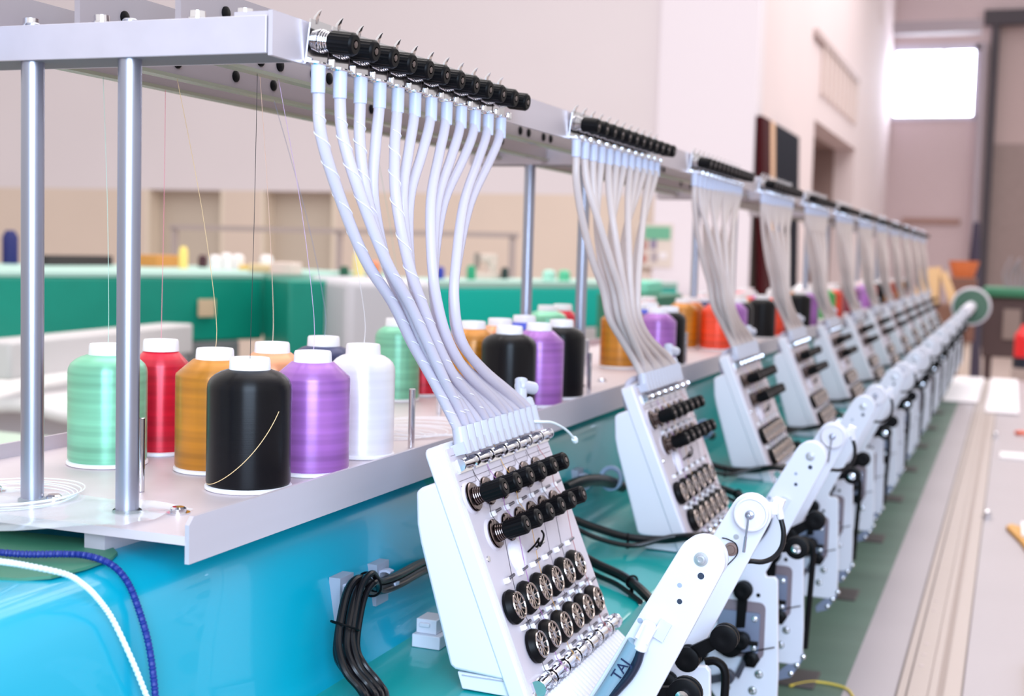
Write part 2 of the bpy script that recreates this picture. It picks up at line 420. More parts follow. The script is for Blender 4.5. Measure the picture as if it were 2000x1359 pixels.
# ------------------------------------------------------------------ embroidery head
P0 = V((-.4456, 1.017, 1.328)); DV = V((.083, 0, -.2)).normalized(); DN = V((-DV.z, 0, DV.x)); DU = V((0, 1, 0))
def pp(u, v, n=0): return P0 + DU * u + DV * v + DN * n
PR = Matrix((DN, DU, DV)).transposed()    # local x = normal, y = along, z = down the slope
def roundrect(a0, b0, a1, b1, r, k=4):
    out = []
    for cx, cy, s in ((a1 - r, b1 - r, 0), (a0 + r, b1 - r, 90), (a0 + r, b0 + r, 180), (a1 - r, b0 + r, 270)):
        for i in range(k + 1):
            q = math.radians(s + 90 * i / k); out.append((cx + r * math.cos(q), cy + r * math.sin(q)))
    return out
thread_cols = [(30, 30, 40), (150, 80, 160), (200, 150, 60), (120, 110, 120), (60, 60, 70), (160, 60, 70)]
def head():
    o = (-.40, 1.02, 1.12)
    t = thing('embroidery_unit', o, '', 'embroidery head', 'white embroidery machine heads')
    B = lambda mb, n, m, par=t, **k: mb.build(n, m, par, off=o, **k)
    B(MB().prism(roundrect(-.006, -.006, .240, .228, .007), lambda a, b: pp(a, b, -.018), DN * .0165), 'bezel', white, bevel=.002)
    mb = MB(); mb.prism(roundrect(-.001, 0, .236, .226, .003), lambda a, b: pp(a, b, -.002), DN * .003)
    # fine grooves between the lanes and across the plate
    for v in (.0065, .0295, .034): mb.box(pp(.1175, v, .0011), (.0003, .230, .0005), PR, 1)
    for i in range(6):
        mb.box(pp(.036 + i * .033, .030, .0011), (.0003, .0005, .008), PR, 1)
    pan = B(mb, 'face_panel', [facem, groove])
    # rear cover
    cp = [(-.471, 1.290), (-.466, 1.294), (-.449, 1.301), (-.376, 1.136), (-.430, 1.139), (-.435, 1.142), (-.466, 1.246), (-.4695, 1.262)]
    mb = MB(); mb.prism(cp, XZ(1.012), (0, .232, 0)); B(mb, 'rear_cover', white, bevel=.003)
    mb = MB(); mb.prism([(-.425, 1.1215), (-.364, 1.1205), (-.372, 1.136), (-.43, 1.1365)], XZ(1.0165), (0, .228, 0)); B(mb, 'base', white, bevel=.0015)
    mb = MB(); mb.prism([(-.425, 1.1335), (-.372, 1.1335), (-.372, 1.1345), (-.425, 1.1345)], XZ(1.0158), (0, .002, 0)); B(mb, 'base_seam', seamm)
    mb = MB(); mb.prism([(-.362, 1.119), (-.353, 1.121), (-.318, 1.092), (-.322, 1.086)], XZ(1.018), (0, .232, 0), 0)
    for q in range(28): mb.prism([(-.354, 1.1208), (-.353, 1.1222), (-.317, 1.0925), (-.318, 1.0915)], XZ(1.020 + q * .0083), (0, .0035, 0), 0)
    B(mb, 'ribbed_apron', white)
    # top and bottom chrome rollers
    for v, r, u0 in ((.0165, .0056, .006), (.217, .0075, .004)):
        for i in range(7):
            ua, ub = u0 + i * .0335, u0 + i * .0335 + .030
            mb = MB(); p = pp(ua, v, .0045 if r < .007 else .006)
            mb.lathe(p, DU, [(0, r), (.002, r), (.0024, r * .72), (.006, r * .62), (.015, r * .66), (.024, r * .62), (.0276, r * .72), (.028, r), (.030, r)], 16, 0)
            mb.cyl(p + DU * .030, p + DU * .0335, r * .5, n=8, m=1)
            mb.box(pp(ua + .015, v + r * .2, .0018), (.0022, .028, r * 2.1), PR, 0)
            B(mb, 'guide_roller', [chrome, darkchrome])
    # knob rows
    for v, u0, du in ((.046, .0125, .0325), (.083, .031, .0318)):
        for i in range(6):
            p = pp(u0 + du * i, v, 0)
            mb = MB(); knob(mb, p + DN * .0145, DN, .0215, .0085)
            kn = B(mb, 'tension_knob', [blackp, darkchrome])
            mb = MB(); springs(mb, p + DN * .003, DN, .013, .0108); mb.lathe(p, DN, [(.001, .015), (.003, .013), (.004, .0105)], 22, 1)
            B(mb, 'tension_spring', [darkchrome, facem], kn)
    # spoked thread wheels
    for v, u0, du in ((.146, .0145, .0337), (.186, .0325, .0332)):
        for i in range(6):
            p = pp(u0 + du * i, v, 0)
            mb = MB(); mb.lathe(p, DN, [(.001, .010), (.002, .0148), (.0050, .0154), (.0088, .0136), (.0108, .0122), (.0112, .0114), (.0104, .0104), (.0085, .0098), (.0085, 0)], 28, 0)
            for q in range(11):
                a = q * 2 * math.pi / 11; rd = DU * math.cos(a) + DV * math.sin(a)
                mb.cyl(p + DN * .0100 + rd * .003, p + DN * .0100 + rd * .0104, .0009, n=6, m=1)
            mb.lathe(p, DN, [(.0085, .004), (.0112, .0036), (.0118, 0)], 12, 1)
            mb.torus(p + DN * .0110, DN, .0113, .0010, 28, 6, 1)
            B(mb, 'thread_wheel', [blackp, mat('bright nickel', (176, 164, 160), .16, metal=1)])
    # pins
    for v, u0, n_, tilt in ((.0655, .050, 6, .1), (.123, .031, 6, .15), (.1655, .032, 6, .2), (.1695, .050, 6, .2), (.2065, .048, 6, .1)):
        mb = MB()
        for i in range(n_):
            u = u0 + i * .033
            if u > .231: continue
            a = pp(u - .005, v, .0045); b = pp(u + .006, v - tilt * .006, .0055)
            mb.cyl(a, b, .0014, n=8, m=0, bev=.0003)
            mb.box(pp(u - .007, v + .001, .003), (.004, .005, .0045), PR, 1)
        B(mb, 'guide_pins', [wirem, corem])
    # thread lanes on the face
    for j, c in enumerate(thread_cols):
        mb = MB(); u = .030 + j * .0335; m_ = mat('panel thread %d' % (j + 1), c, .5)
        mb.tube([pp(u, .002, .0015), pp(u + .004, .030, .003), pp(u - .004, .046, .012), pp(u + .003, .066, .0055), pp(u + .001, .083, .012), pp(u + .001, .123, .0055), pp(u - .010, .140, .0085), pp(u + .002, .167, .006), pp(u + .002, .207, .0055), pp(u - .002, .22, .013)], .00028, 4, 0)
        B(mb, 'face_thread', m_)
    # white half disc with wire hook
    mb = MB(); mb.lathe(pp(.066, .110, 0), DN, [(0, .0165), (.003, .0155), (.006, .011), (.007, 0)], 24, 0)
    mb.tube([pp(.090, .112, .002), pp(.092, .108, .010), pp(.097, .104, .014), pp(.103, .106, .010), pp(.098, .111, .012), pp(.110, .104, .014), pp(.114, .099, .012)], .0010, 6, 1, 4)
    mb.cyl(pp(.094, .1115, .008), pp(.112, .1085, .011), .0018, n=8, m=2)
    B(mb, 'thread_sensor', [mat('opal button', (226, 224, 240), .3), blackr, chrome])
    # screws at the panel corners
    for u, v in ((.004, .221), (.006, .1),):
        B(MB().lathe(pp(u, v, .001), DN, [(0, .003), (.0012, .0026), (.0014, 0)], 12), 'screw', chrome)
    return t

# ------------------------------------------------------------------ sequin devices
TIPX, TIPZ = -.220, 1.258
def armpoly():
    r = .0192; c = (TIPX, TIPZ); out = []
    a0 = math.atan2(.4616, -.887)
    for i in range(13):
        q = a0 - math.pi * i / 12
        out.append((c[0] + r * math.cos(q), c[1] + r * math.sin(q)))
    out += [(-.2655, 1.114), (-.269, 1.108), (-.267, 1.103), (-.257, 1.104), (-.253, 1.100), (-.2475, .985), (-.2475, .945), (-.251, .935), (-.262, .931), (-.305, .931), (-.322, .938), (-.331, .95), (-.337, 1.06), (-.325, 1.105)]
    return out
def bolt(mb, x, y, z, r=.0045, m=0):
    mb.lathe((x, y, z), (0, -1, 0), [(0, r), (.0008, r), (.0009, r * .72), (.003, r * .68), (.0033, r * .4), (.002, r * .35), (.002, 0)], 12, m)
def roller(mb, x, y, z, r, w=.014, m=0, hub=None):
    mb.lathe((x, y + w / 2, z), (0, -1, 0), [(0, r * .8), (.001, r), (w * .35, r), (w * .4, r * .8), (w * .6, r * .8), (w * .65, r), (w - .001, r), (w, r * .85), (w, r * .3), (w - .001, 0)], 24, m)
    if hub is not None: mb.lathe((x, y - w / 2, z), (0, -1, 0), [(-.001, r * .45), (.004, r * .42), (.0045, r * .22), (.002, r * .2), (.002, 0)], 14, hub)
def hdot(mb, x, y, z, r, m): mb.lathe((x, y, z), (0, -1, 0), [(-.0005, r), (.0002, r * .9), (.0003, 0)], 12, m)
def mech(B, y):
    """mechanism on the lower plate: y is the front face of the plate"""
    mb = MB()
    mb.prism(roundrect(-.326, .998, -.266, 1.070, .008), XZ(y), (0, -.0012, 0), 1)  # dark ring: shade around the plate, put in as colour
    mb.prism(roundrect(-.324, 1.006, -.272, 1.057, .003), XZ(y - .0012), (0, -.004, 0), 0)
    for x, z in ((-.278, 1.050), (-.278, 1.013), (-.318, 1.013)): bolt(mb, x, y - .0052, z, .004, 2)
    B(mb, 'motor_plate', [greysteel, mat('plate shadow ring', (120, 108, 116), .6), chrome])
    mb = MB(); mb.lathe((-.281, y, .998), (0, -1, 0), [(0, .011), (.008, .011), (.009, .009), (.010, .006), (.012, .005), (.012, 0)], 6)
    mb.cyl((-.30, y - .006, 1.002), (-.252, y - .006, 1.0175), .0008, n=6)
    B(mb, 'hex_knob', blackp)
    for x, z in ((-.271, .979), (-.311, .957), (-.278, .957)):
        mb = MB(); bolt(mb, x, y, z, .0055, 0); B(mb, 'bolt', chrome)
    mb = MB(); hdot(mb, -.276, y, 1.079, .003, 0); B(mb, 'screw_hole', blackr)
    mb = MB(); roller(mb, -.293, y - .012, 1.086, .0115)
    mb.prism([(-.300, 1.088), (-.288, 1.086), (-.290, 1.038), (-.301, 1.036)], XZ(y - .002), (0, -.006, 0))
    B(mb, 'upper_roller', blackr)
    mb = MB(); roller(mb, -.304, y - .02, 1.020, .0165, .02); roller(mb, -.290, y - .026, 1.026, .010, .018)
    mb.cyl((-.292, y - .024, 1.024), (-.270, y - .024, 1.024), .003, n=10)
    mb.prism([(-.346, 1.018), (-.306, 1.036), (-.303, 1.028), (-.342, 1.006)], XZ(y - .02), (0, -.007, 0))
    roller(mb, -.344, y - .03, 1.006, .0135, .016)
    B(mb, 'feed_roller', blackr)
    mb = MB(); roller(mb, -.308, y - .012, .974, .009, .012)
    mb.prism([(-.340, .968), (-.306, .978), (-.304, .970), (-.338, .958)], XZ(y - .006), (0, -.005, 0))
    mb.prism([(-.300, .976), (-.290, 1.0), (-.284, .998), (-.294, .972)], XZ(y - .004), (0, -.005, 0))
    B(mb, 'presser_lever', [mat('dark lever', (56, 56, 68), .5)])
    mb = MB()
    mb.prism([(-.262, .935), (-.2475, .950), (-.244, .944), (-.262, .912), (-.280, .905), (-.282, .915)], XZ(y + .001), (0, .006, 0), 0)
    for q in range(3): mb.lathe((-.246 - q * .008, y + .001, .944 - q * .013), (0, -1, 0), [(0, .0035), (.003, .0035), (.004, .002), (.0042, 0)], 10, 1)
    B(mb, 'sequin_foot', [greysteel, chrome])
def mount(B, y):
    B(MB().bb(-.3585, -.322, y + .001, y + .0065, .965, 1.07), 'mounting_bracket', whitearm, bevel=.001)
def device_a():
    y = 1.013; o = (-.30, y, 1.0)
    t = thing('sequin_device', o, '', 'sequin device', 'sequin arms beside the heads')
    B = lambda mb, n, m, par=t, **k: mb.build(n, m, par, off=o, **k)
    arm = B(MB().prism(armpoly(), XZ(y), (0, .0075, 0)), 'arm_plate', whitearm, bevel=.0012)
    mb = MB(); mb.cyl((TIPX + .001, y + .0078, TIPZ + .001), (TIPX + .001, y + .013, TIPZ + .001), .0188, n=40, bev=.0012)
    B(mb, 'pulley', mat('pale grey pulley', (196, 198, 214), .35))
    mb = MB(); mb.lathe((TIPX, y, TIPZ + .001), (0, -1, 0), [(0, .0058), (.0008, .0056), (.001, .004), (.002, .0036), (.0022, .0022), (.0012, .002), (.0012, 0)], 20)
    B(mb, 'screw', mat('zinc screw', (190, 192, 198), .35, metal=.7), arm)
    for x, z, r, m_ in ((-.2195, 1.2455, .0030, 'dark hole'), (-.236, 1.2228, .0024, 'dark hole'), (-.2365, 1.236, .0022, 'grey plug'), (-.268, 1.203, .0026, 'grey plug')):
        mb = MB(); hdot(mb, x, y, z, r, 0); B(mb, 'screw_hole', mat(m_, (40, 50, 70) if m_[0] == 'd' else (150, 160, 180), .5), arm)
    # plug and its cable
    mb = MB(); yy = y - .006
    mb.box((-.2605, yy, 1.196), (.012, .010, .014), Matrix.Rotation(math.radians(25), 3, 'Y'), 0)
    mb.cyl((-.258, yy, 1.204), (-.266, yy, 1.181), .0058, .0062, n=16, bev=.001)
    mb.box((-.249, y - .002, 1.198), (.010, .004, .016), Matrix.Rotation(math.radians(25), 3, 'Y'), 1)
    pl = B(mb, 'plug', [white, mat('pale clamp', (200, 204, 224), .4)])
    mb = MB(); mb.tube([(-.2655, yy, 1.181), (-.268, yy, 1.170), (-.274, yy, 1.158), (-.284, yy, 1.145), (-.296, yy, 1.13), (-.31, yy, 1.11)], .0042, 12, 0, 4)
    B(mb, 'cable', mat('blue black cable', (16, 26, 48), .3), pl)
    mb = MB(); mb.tube([(-.270, y - .005, 1.186), (-.281, y - .005, 1.164), (-.293, y - .005, 1.142), (-.307, y - .005, 1.118)], .0066, 14, 0, 4)
    st = B(mb, 'label_sleeve', mat('grey blue sleeve', (120, 150, 168), .25))
    # hinged levers and rollers
    mb = MB(); yr = 1.040
    roller(mb, -.2346, yr, 1.1386, .0140, .014, 0, 1)
    mb.prism([(-.275, 1.138), (-.238, 1.1445), (-.236, 1.134), (-.275, 1.126)], XZ(yr + .004), (0, -.006, 0), 0)
    B(mb, 'hub_roller', [blackr, chrome])
    mech(B, y); mount(B, y)
    return t
def device_b():
    y = 1.225; o = (-.30, y, 1.0)
    t = thing('sequin_device', o, '', 'sequin device', 'sequin arms beside the heads')
    B = lambda mb, n, m, par=t, **k: mb.build(n, m, par, off=o, **k)
    arm = B(MB().prism(armpoly(), XZ(y), (0, .0075, 0)), 'arm_plate', whitearm, bevel=.0012)
    mb = MB()
    mb.lathe((-.218, y, 1.259), (0, -1, 0), [(0, .0155), (.006, .0155), (.0065, .0142), (.0075, .0145), (.0085, .0160), (.0105, .0164), (.0115, .0160), (.012, .0148), (.011, .0135), (.0105, .0)], 40, 0)
    wh = B(mb, 'tension_wheel', white)
    mb = MB(); mb.lathe((-.219, y - .011, 1.2585), (0, -1, 0), [(0, .0045), (.002, .004), (.003, .0018), (.007, .0018), (.0075, 0)], 14, 0)
    mb.tube([(-.219, y - .016, 1.262), (-.2195, y - .017, 1.25), (-.221, y - .016, 1.238)], .0010, 8, 0); mb.tube([(-.221, y - .016, 1.2385), (-.2225, y - .015, 1.2235)], .0014, 8, 0)
    B(mb, 'lever_pin', steel, wh)
    mb = MB(); mb.lathe((-.2375, y, 1.2215), (0, -1, 0), [(0, .0068), (.0012, .0064), (.0014, .0045), (.003, .004), (.0032, 0)], 18, 0)
    mb.tube([(-.246, y - .002, 1.232), (-.241, y - .002, 1.2315), (-.233, y - .002, 1.228), (-.2305, y - .002, 1.221), (-.233, y - .002, 1.2145), (-.243, y - .002, 1.203)], .0006, 6, 1, 4)
    hdot(mb, -.233, y, 1.234, .003, 2)
    B(mb, 'spring_screw', [mat('brass screw', (150, 128, 122), .3, metal=.7), blackr, mat('zinc screw', (190, 192, 198), .35, metal=.7)], arm)
    mb = MB(); yy = y + .016
    mb.box((-.197, yy, 1.266), (.010, .008, .012), Matrix.Rotation(math.radians(15), 3, 'Y'), 0); mb.cyl((-.197, yy, 1.264), (-.194, yy, 1.252), .0042, .0036, n=12, bev=.0008)
    mb.bb(-.214, -.196, y + .006, y + .014, 1.258, 1.268)
    pl = B(mb, 'plug', white)
    mb = MB(); mb.tube([(-.194, yy, 1.252), (-.191, yy, 1.240), (-.192, yy, 1.226), (-.199, yy, 1.215), (-.210, yy, 1.209), (-.224, yy, 1.208), (-.240, yy, 1.20)], .0025, 10, 0, 5)
    B(mb, 'cable', cablem, pl)
    mb = MB(); yr = 1.190
    roller(mb, -.233, yr, 1.1455, .0130, .014, 0)
    mb.prism([(-.272, 1.128), (-.236, 1.150), (-.232, 1.140), (-.270, 1.112)], XZ(yr + .008), (0, -.006, 0), 0)
    roller(mb, -.268, yr + .004, 1.120, .0120, .014, 0)
    B(mb, 'idle_roller', blackr)
    mech(B, y); mount(B, y)
    # black hose and side plate
    mb = MB(); mb.tube([(-.262, y + .022, 1.102), (-.252, y + .022, 1.104), (-.243, y + .022, 1.096), (-.242, y + .022, 1.07), (-.244, y + .022, 1.02), (-.247, y + .022, .95)], .0042, 10, 0, 4)
    B(mb, 'hose', blackr)
    return t

def cables():
    o = (-.43, 1.5, 1.12)
    t = thing('cable_pair', o, '', 'cable', 'black cables lying on the turquoise ledge')
    for pts, r in (([(-.52, 1.50, 1.185), (-.502, 1.531, 1.17), (-.476, 1.557, 1.155), (-.439, 1.588, 1.140), (-.395, 1.597, 1.140), (-.356, 1.585, 1.150), (-.326, 1.595, 1.145)], .0052),
                   ([(-.50, 1.52, 1.165), (-.47, 1.545, 1.145), (-.43, 1.575, 1.133), (-.385, 1.59, 1.146), (-.34, 1.60, 1.152)], .0032),
                   ([(-.51, 1.49, 1.165), (-.474, 1.469, 1.146), (-.441, 1.445, 1.138), (-.397, 1.414, 1.134), (-.365, 1.375, 1.132), (-.335, 1.346, 1.120)], .0056),
                   ([(-.50, 1.475, 1.150), (-.445, 1.44, 1.129), (-.40, 1.405, 1.126), (-.36, 1.36, 1.122)], .0030)):
        MB().tube(pts, r, 10, 0, 5).build('cable', cablem, t, off=o)
    mb = MB()
    for p, d in (((-.38, 1.395, 1.134), (.7, -.75, -.1)), ((-.44, 1.588, 1.138), (1, .2, 0))):
        mb.torus(p, d, .0068, .0014, 16, 6); mb.box(V(p) + V((0, 0, -.0095)), (.004, .003, .006))
    mb.build('cable_tie', blackr, t, off=o)
    MB().tube([(-.53, 1.60, 1.192), (-.527, 1.64, 1.193), (-.524, 1.69, 1.190), (-.52, 1.75, 1.18), (-.51, 1.80, 1.165)], .0085, 12, 0, 4).build('cable', cablem, t, off=o)
    mb = MB(); mb.torus((-.520, 1.775, 1.180), (.05, 1, -.2), .0150, .0035, 24, 8); mb.build('pale_strap', mat('pale blue strap', (190, 205, 235), .4), t, off=o)
    return t
def wall_clip():
    o = (-.545, 1.08, 1.17)
    t = thing('cable_clip', o, '', 'cable clip', 'grey cable clips on the turquoise wall')
    B = lambda mb, n, m: mb.build(n, m, t, off=o)
    mb = MB(); mb.bb(-.548, -.537, 1.073, 1.098, 1.166, 1.205)
    B(mb, 'mounting_pad', greyp)
    mb = MB()
    for s in (0, 1):
        pts = []
        for i in range(9):
            q = math.radians(-60 + 35 * i if s else 120 + 30 * i)
        R0 = .0105
    arc = [(-.5315 + .0115 * math.cos(math.radians(a)), 1.197 - .0085 + .0115 * math.sin(math.radians(a))) for a in range(60, 361, 25)]
    inn = [(-.5315 + .0092 * math.cos(math.radians(a)), 1.1885 + .0092 * math.sin(math.radians(a))) for a in range(360, 59, -25)]
    mb.prism(arc + inn, XZ(1.079), (0, .008, 0)); mb.prism([(-.541, 1.18), (-.541, 1.2), (-.536, 1.198), (-.538, 1.182)], XZ(1.078), (0, .012, 0))
    B(mb, 'clip_arms', mat('pale clip', (176, 180, 198), .4))
    return t

units = []
tu = tension_unit(); tbn = tube_bundle(); tb2 = tube_bundle(1); hd = head(); da = device_a(); db = device_b(); cb = cables(); wc = wall_clip()
for o in list(bpy.data.objects):
    if o.children: KIDS[o.name] = list(o.children)
desc = ['standing %s from the camera' % q if q != 'nearest' else 'nearest the camera' for q in ORD]
def series(proto, labelf, n, dy=SP, second=None):
    out = []; base = V(proto.location)
    for k in range(n):
        c = proto if k == 0 else (second if second and k == 1 else copy_tree(second or proto))
        if k: c.location = base + V((0, dy * k, 0))
        c['label'] = labelf(k); out.append(c)
    return out
def oth(k): return 'nearest the camera' if k == 0 else '%s from the camera' % ORD[k]
T = series(tu, lambda k: 'row of twelve black tension knobs on the overhead rail, %s' % oth(k), NH)
Bn = series(tbn, lambda k: 'fan of milky white thread tubes hanging from the rail, %s' % oth(k), NH, second=tb2)
H = series(hd, lambda k: 'white embroidery head with black knobs and spoked wheels, %s' % oth(k), NH)
A = series(da, lambda k: 'plain white sloping arm before the head %s' % oth(k), NH)
Bd = series(db, lambda k: 'white sloping arm with round tension wheel, beyond the head %s' % oth(k), NH)
Cb = series(cb, lambda k: 'pair of black cables on the turquoise ledge beyond the head %s' % oth(k), NH - 1)
Wc = series(wc, lambda k: 'grey cable clip on the turquoise wall behind the head %s' % oth(k), 5)

# lettering on the sleeve of the nearest arm
tc = bpy.data.curves.new('lettering', 'FONT'); tc.body = 'TAJ'; tc.size = .0125; tc.extrude = .0002
tmp = bpy.data.objects.new('lettering', tc); COL.objects.link(tmp)
bpy.context.view_layer.update()
me = bpy.data.meshes.new_from_object(tmp.evaluated_get(bpy.context.evaluated_depsgraph_get()))
COL.objects.unlink(tmp); bpy.data.objects.remove(tmp)
me.materials.clear(); me.materials.append(mat('navy lettering', (12, 30, 70), .5))
lt = bpy.data.objects.new('lettering', me); COL.objects.link(lt)
d = V((.55, 0, 1)).normalized(); upv = V((-1, 0, .55)).normalized()
Mx = Matrix((d, upv, d.cross(upv))).transposed().to_4x4(); Mx.translation = V((-.2805, 1.0008, 1.1540)) - V(A[0].location)
lt.parent = A[0]; lt.matrix_local = Mx; lt['label'] = 'navy blue letters TAJ'

# white cable tie tail at the nearest head, white hoses at the others
mb = MB(); mb.tube([(-.442, 1.195, 1.333), (-.43, 1.215, 1.331), (-.43, 1.251, 1.326), (-.43, 1.293, 1.314), (-.43, 1.322, 1.301)], .0013, 8, 0, 4); mb.lathe((-.43, 1.325, 1.299), (0, .8, -.6), [(-.003, .003), (0, .0036), (.003, .003), (.0034, 0)], 10)
mb.build('cable_tie_tail', cordwhite, Bn[0], off=Bn[0].location)
hm = None
for k in range(1, 9):
    if hm is None:
        o = V((-.40, 1.02, 1.12))
        mb = MB(); mb.tube([(-.452, 1.075, 1.337), (-.458, 1.052, 1.336), (-.462, 1.040, 1.330), (-.464, 1.037, 1.315), (-.463, 1.045, 1.300), (-.460, 1.06, 1.285)], .0040, 10, 0, 4)
        hm = mb.build('white_hose', tubem, H[k], off=o)
    else:
        c = hm.copy(); COL.objects.link(c); c.parent = H[k]

# ------------------------------------------------------------------ near cable loom on the body wall
lm = thing('cable_loom', (-.53, 1.0, 1.12), 'bundle of black cables looping down the turquoise wall beside the nearest head', 'cable')
base = [(-.545, 1.24, 1.176), (-.536, 1.165, 1.187), (-.530, 1.096, 1.190), (-.529, 1.053, 1.194), (-.522, 1.008, 1.209), (-.520, .985, 1.205), (-.516, .966, 1.188), (-.512, .954, 1.166), (-.500, .945, 1.148), (-.488, .948, 1.134), (-.474, .935, 1.127), (-.45, .88, 1.127)]
for (dx, dy, dz, r) in ((0, 0, 0, .0036), (.004, .010, -.004, .0036), (.006, .018, .002, .0030), (-.003, .006, -.009, .0042), (.007, .026, -.007, .0028)):
    pts = [(x + dx * (1 if i < 11 else .3), y + dy * (0 if i < 4 else 1) * .8, z + dz * (1 if i < 8 else 0)) for i, (x, y, z) in enumerate(base)]
    MB().tube(pts, r, 10, 0, 6).build('cable', cablem, lm, off=(-.53, 1.0, 1.12))
mb = MB()
mb.torus((-.514, .969, 1.178), (.15, .45, 1), .0125, .0011, 20, 6); mb.torus((-.520, 1.025, 1.200), (0, 1, .2), .0115, .0011, 20, 6)
mb.build('cable_tie', blackr, lm, off=(-.53, 1.0, 1.12))
o = (-.545, 1.01, 1.17)
c2 = copy_tree(wc); c2.location = V(wc.location) + V((.001, -.073, .004)); c2['label'] = 'grey cable clip at the bend of the black cables, nearest clip to the shelf end'
# small white bracket behind the nearest head
mb = MB(); mb.bb(-.517, -.488, 1.11, 1.145, 1.1202, 1.133); mb.bb(-.515, -.494, 1.115, 1.140, 1.133, 1.147); mb.bb(-.511, -.500, 1.112, 1.143, 1.140, 1.144)
tag(mb.build('cable_bracket', white, off=(-.515, 1.147, 1.12), bevel=.001), 'small white bracket on the ledge behind the nearest head', 'bracket')
# cords and film at the near end of the shelf
def beaded(pts, r, k):
    P = smooth([V(p) for p in pts], 24); return P, [r * (1 + .18 * math.sin(i * k)) for i in range(len(P))]
P, R_ = beaded([(-.585, .575, 1.304), (-.58, .611, 1.304), (-.57, .625, 1.301), (-.565, .646, 1.294), (-.56, .674, 1.283), (-.555, .685, 1.274), (-.552, .694, 1.264), (-.548, .705, 1.247), (-.540, .715, 1.218), (-.535, .725, 1.19), (-.530, .735, 1.16), (-.50, .75, 1.125)], .0018, 2.1)
mb = MB(); mb.tube(P, R_, 8, 0)
tag(mb.build('beaded_rope', cordwhite), 'thin white cord hanging over the turquoise body below the shelf end', 'cord')
P, R_ = beaded([(-.70, .71, 1.279), (-.66, .71, 1.280), (-.63, .715, 1.280), (-.605, .724, 1.281), (-.59, .731, 1.280), (-.573, .735, 1.275), (-.560, .736, 1.264), (-.550, .736, 1.245), (-.541, .735, 1.222), (-.534, .732, 1.196), (-.530, .730, 1.17), (-.52, .728, 1.14)], .0024, 2.6)
mb = MB(); mb.tube(P, R_, 8, 0)
tag(mb.build('twisted_rope', cordblue), 'blue twisted cord hanging over the turquoise body beside the white cord', 'cord')
mb = MB(); nx, ny = 26, 12; b = len(mb.v)
for i in range(nx):
    for j in range(ny):
        x = -.86 + .285 * i / (nx - 1); e = j / (ny - 1)
        edge = .752 - max(0, (-.585 - x)) * .95 if x > -.66 else .681 + (-.66 - x) * .1
        edge += .004 * math.sin(x * 90)
        y = .835 - .05 * (x + .575) / -.285 * 0 + (edge - .79) * e - (1 - e) * 0 + -.045 * e
        if e == 1: pass
        z = SZ + .0022 + .0012 * math.sin(x * 70 + j) + .001 * math.cos(j * 1.3 + x * 40) + (.002 * e)
        mb.v.append(V((x, y, z)))
for i in range(nx - 1):
    for j in range(ny - 1):
        q = i * ny + j; mb.face([q, q + ny, q + ny + 1, q + 1], 0)
tag(mb.build('clear_film', filmm, ang=80), 'crumpled clear plastic film lying over the near end of the shelf', 'film')

# ------------------------------------------------------------------ thread cones
C = dict(black=(5, 6, 11), lilac=(172, 108, 192), white=(244, 242, 248), gold=(198, 126, 14), peach=(240, 160, 112), navy=(22, 36, 92),
         mint=(128, 205, 168), red=(222, 8, 52), blue=(28, 60, 190), orange=(250, 70, 30), brick=(160, 62, 40), green=(66, 170, 82), pink=(240, 150, 150), maroon=(130, 24, 48), amber=(205, 110, 20))
CM = {k: thread_mat(k + ' embroidery thread', v, .06 if k in ('black', 'white') else .3) for k, v in C.items()}
spool_mesh = {}
protos = {}
def spool(color, x, y, r, label, eye=None):
    key = (color, round(r, 4))
    rounded = color in ('black', 'white', 'mint', 'navy')
    if key not in protos:
        t = bpy.data.objects.new('thread_cone', None); COL.objects.link(t); t.empty_display_size = .03
        if rounded: pr = [(.004, r * .97), (.0065, r), (.084, r), (.088, r * .985), (.092, r * .93), (.0955, r * .82), (.0982, r * .68), (.100, r * .52), (.1003, .012)]
        else: pr = [(.004, r * .97), (.006, r), (.085, r), (.0875, r * .985), (.1, r * .56), (.1005, .012)]
        w = MB().lathe((0, 0, 0), (0, 0, 1), pr, 56).build('thread_winding', CM[color], t, ang=50); w.location = (0, 0, 0)
        mb = MB(); mb.lathe((0, 0, 0), (0, 0, 1), [(0, r * .99), (.001, r * 1.03), (.0032, r * 1.03), (.0042, r * .97), (.0045, .011), (.0985, .011), (.099, .0172), (.1085, .0166), (.110, .0158), (.110, .0120), (.104, .0115), (.1039, 0)], 56)
        q = mb.build('cone_core', corem, t, ang=40); q.location = (0, 0, 0)
        KIDS[t.name] = [w, q]; protos[key] = t; c = t
    else:
        c = copy_tree(protos[key])
    c.location = (x, y, SZ)
    tag(c, label, 'thread cone', 'cones of embroidery thread on the shelf')
    if eye:
        mb = MB(); mb.tube([(x, y, SZ + .104), (x + .0005, y, SZ + .14), (x * .62 + eye[0] * .38 + .001, y * .62 + eye[1] * .38, SZ + .235), eye], .00026, 5, 0, 4)
        s = mb.build('loose_thread', mat('single strand ' + color, tuple(min(255, int(q * .45 + 135)) for q in C[color]) if color != 'black' else (30, 28, 34), .5), c, off=(x, y, SZ))
    return c
rowname = {1: 'front', 2: 'middle', 3: 'back'}
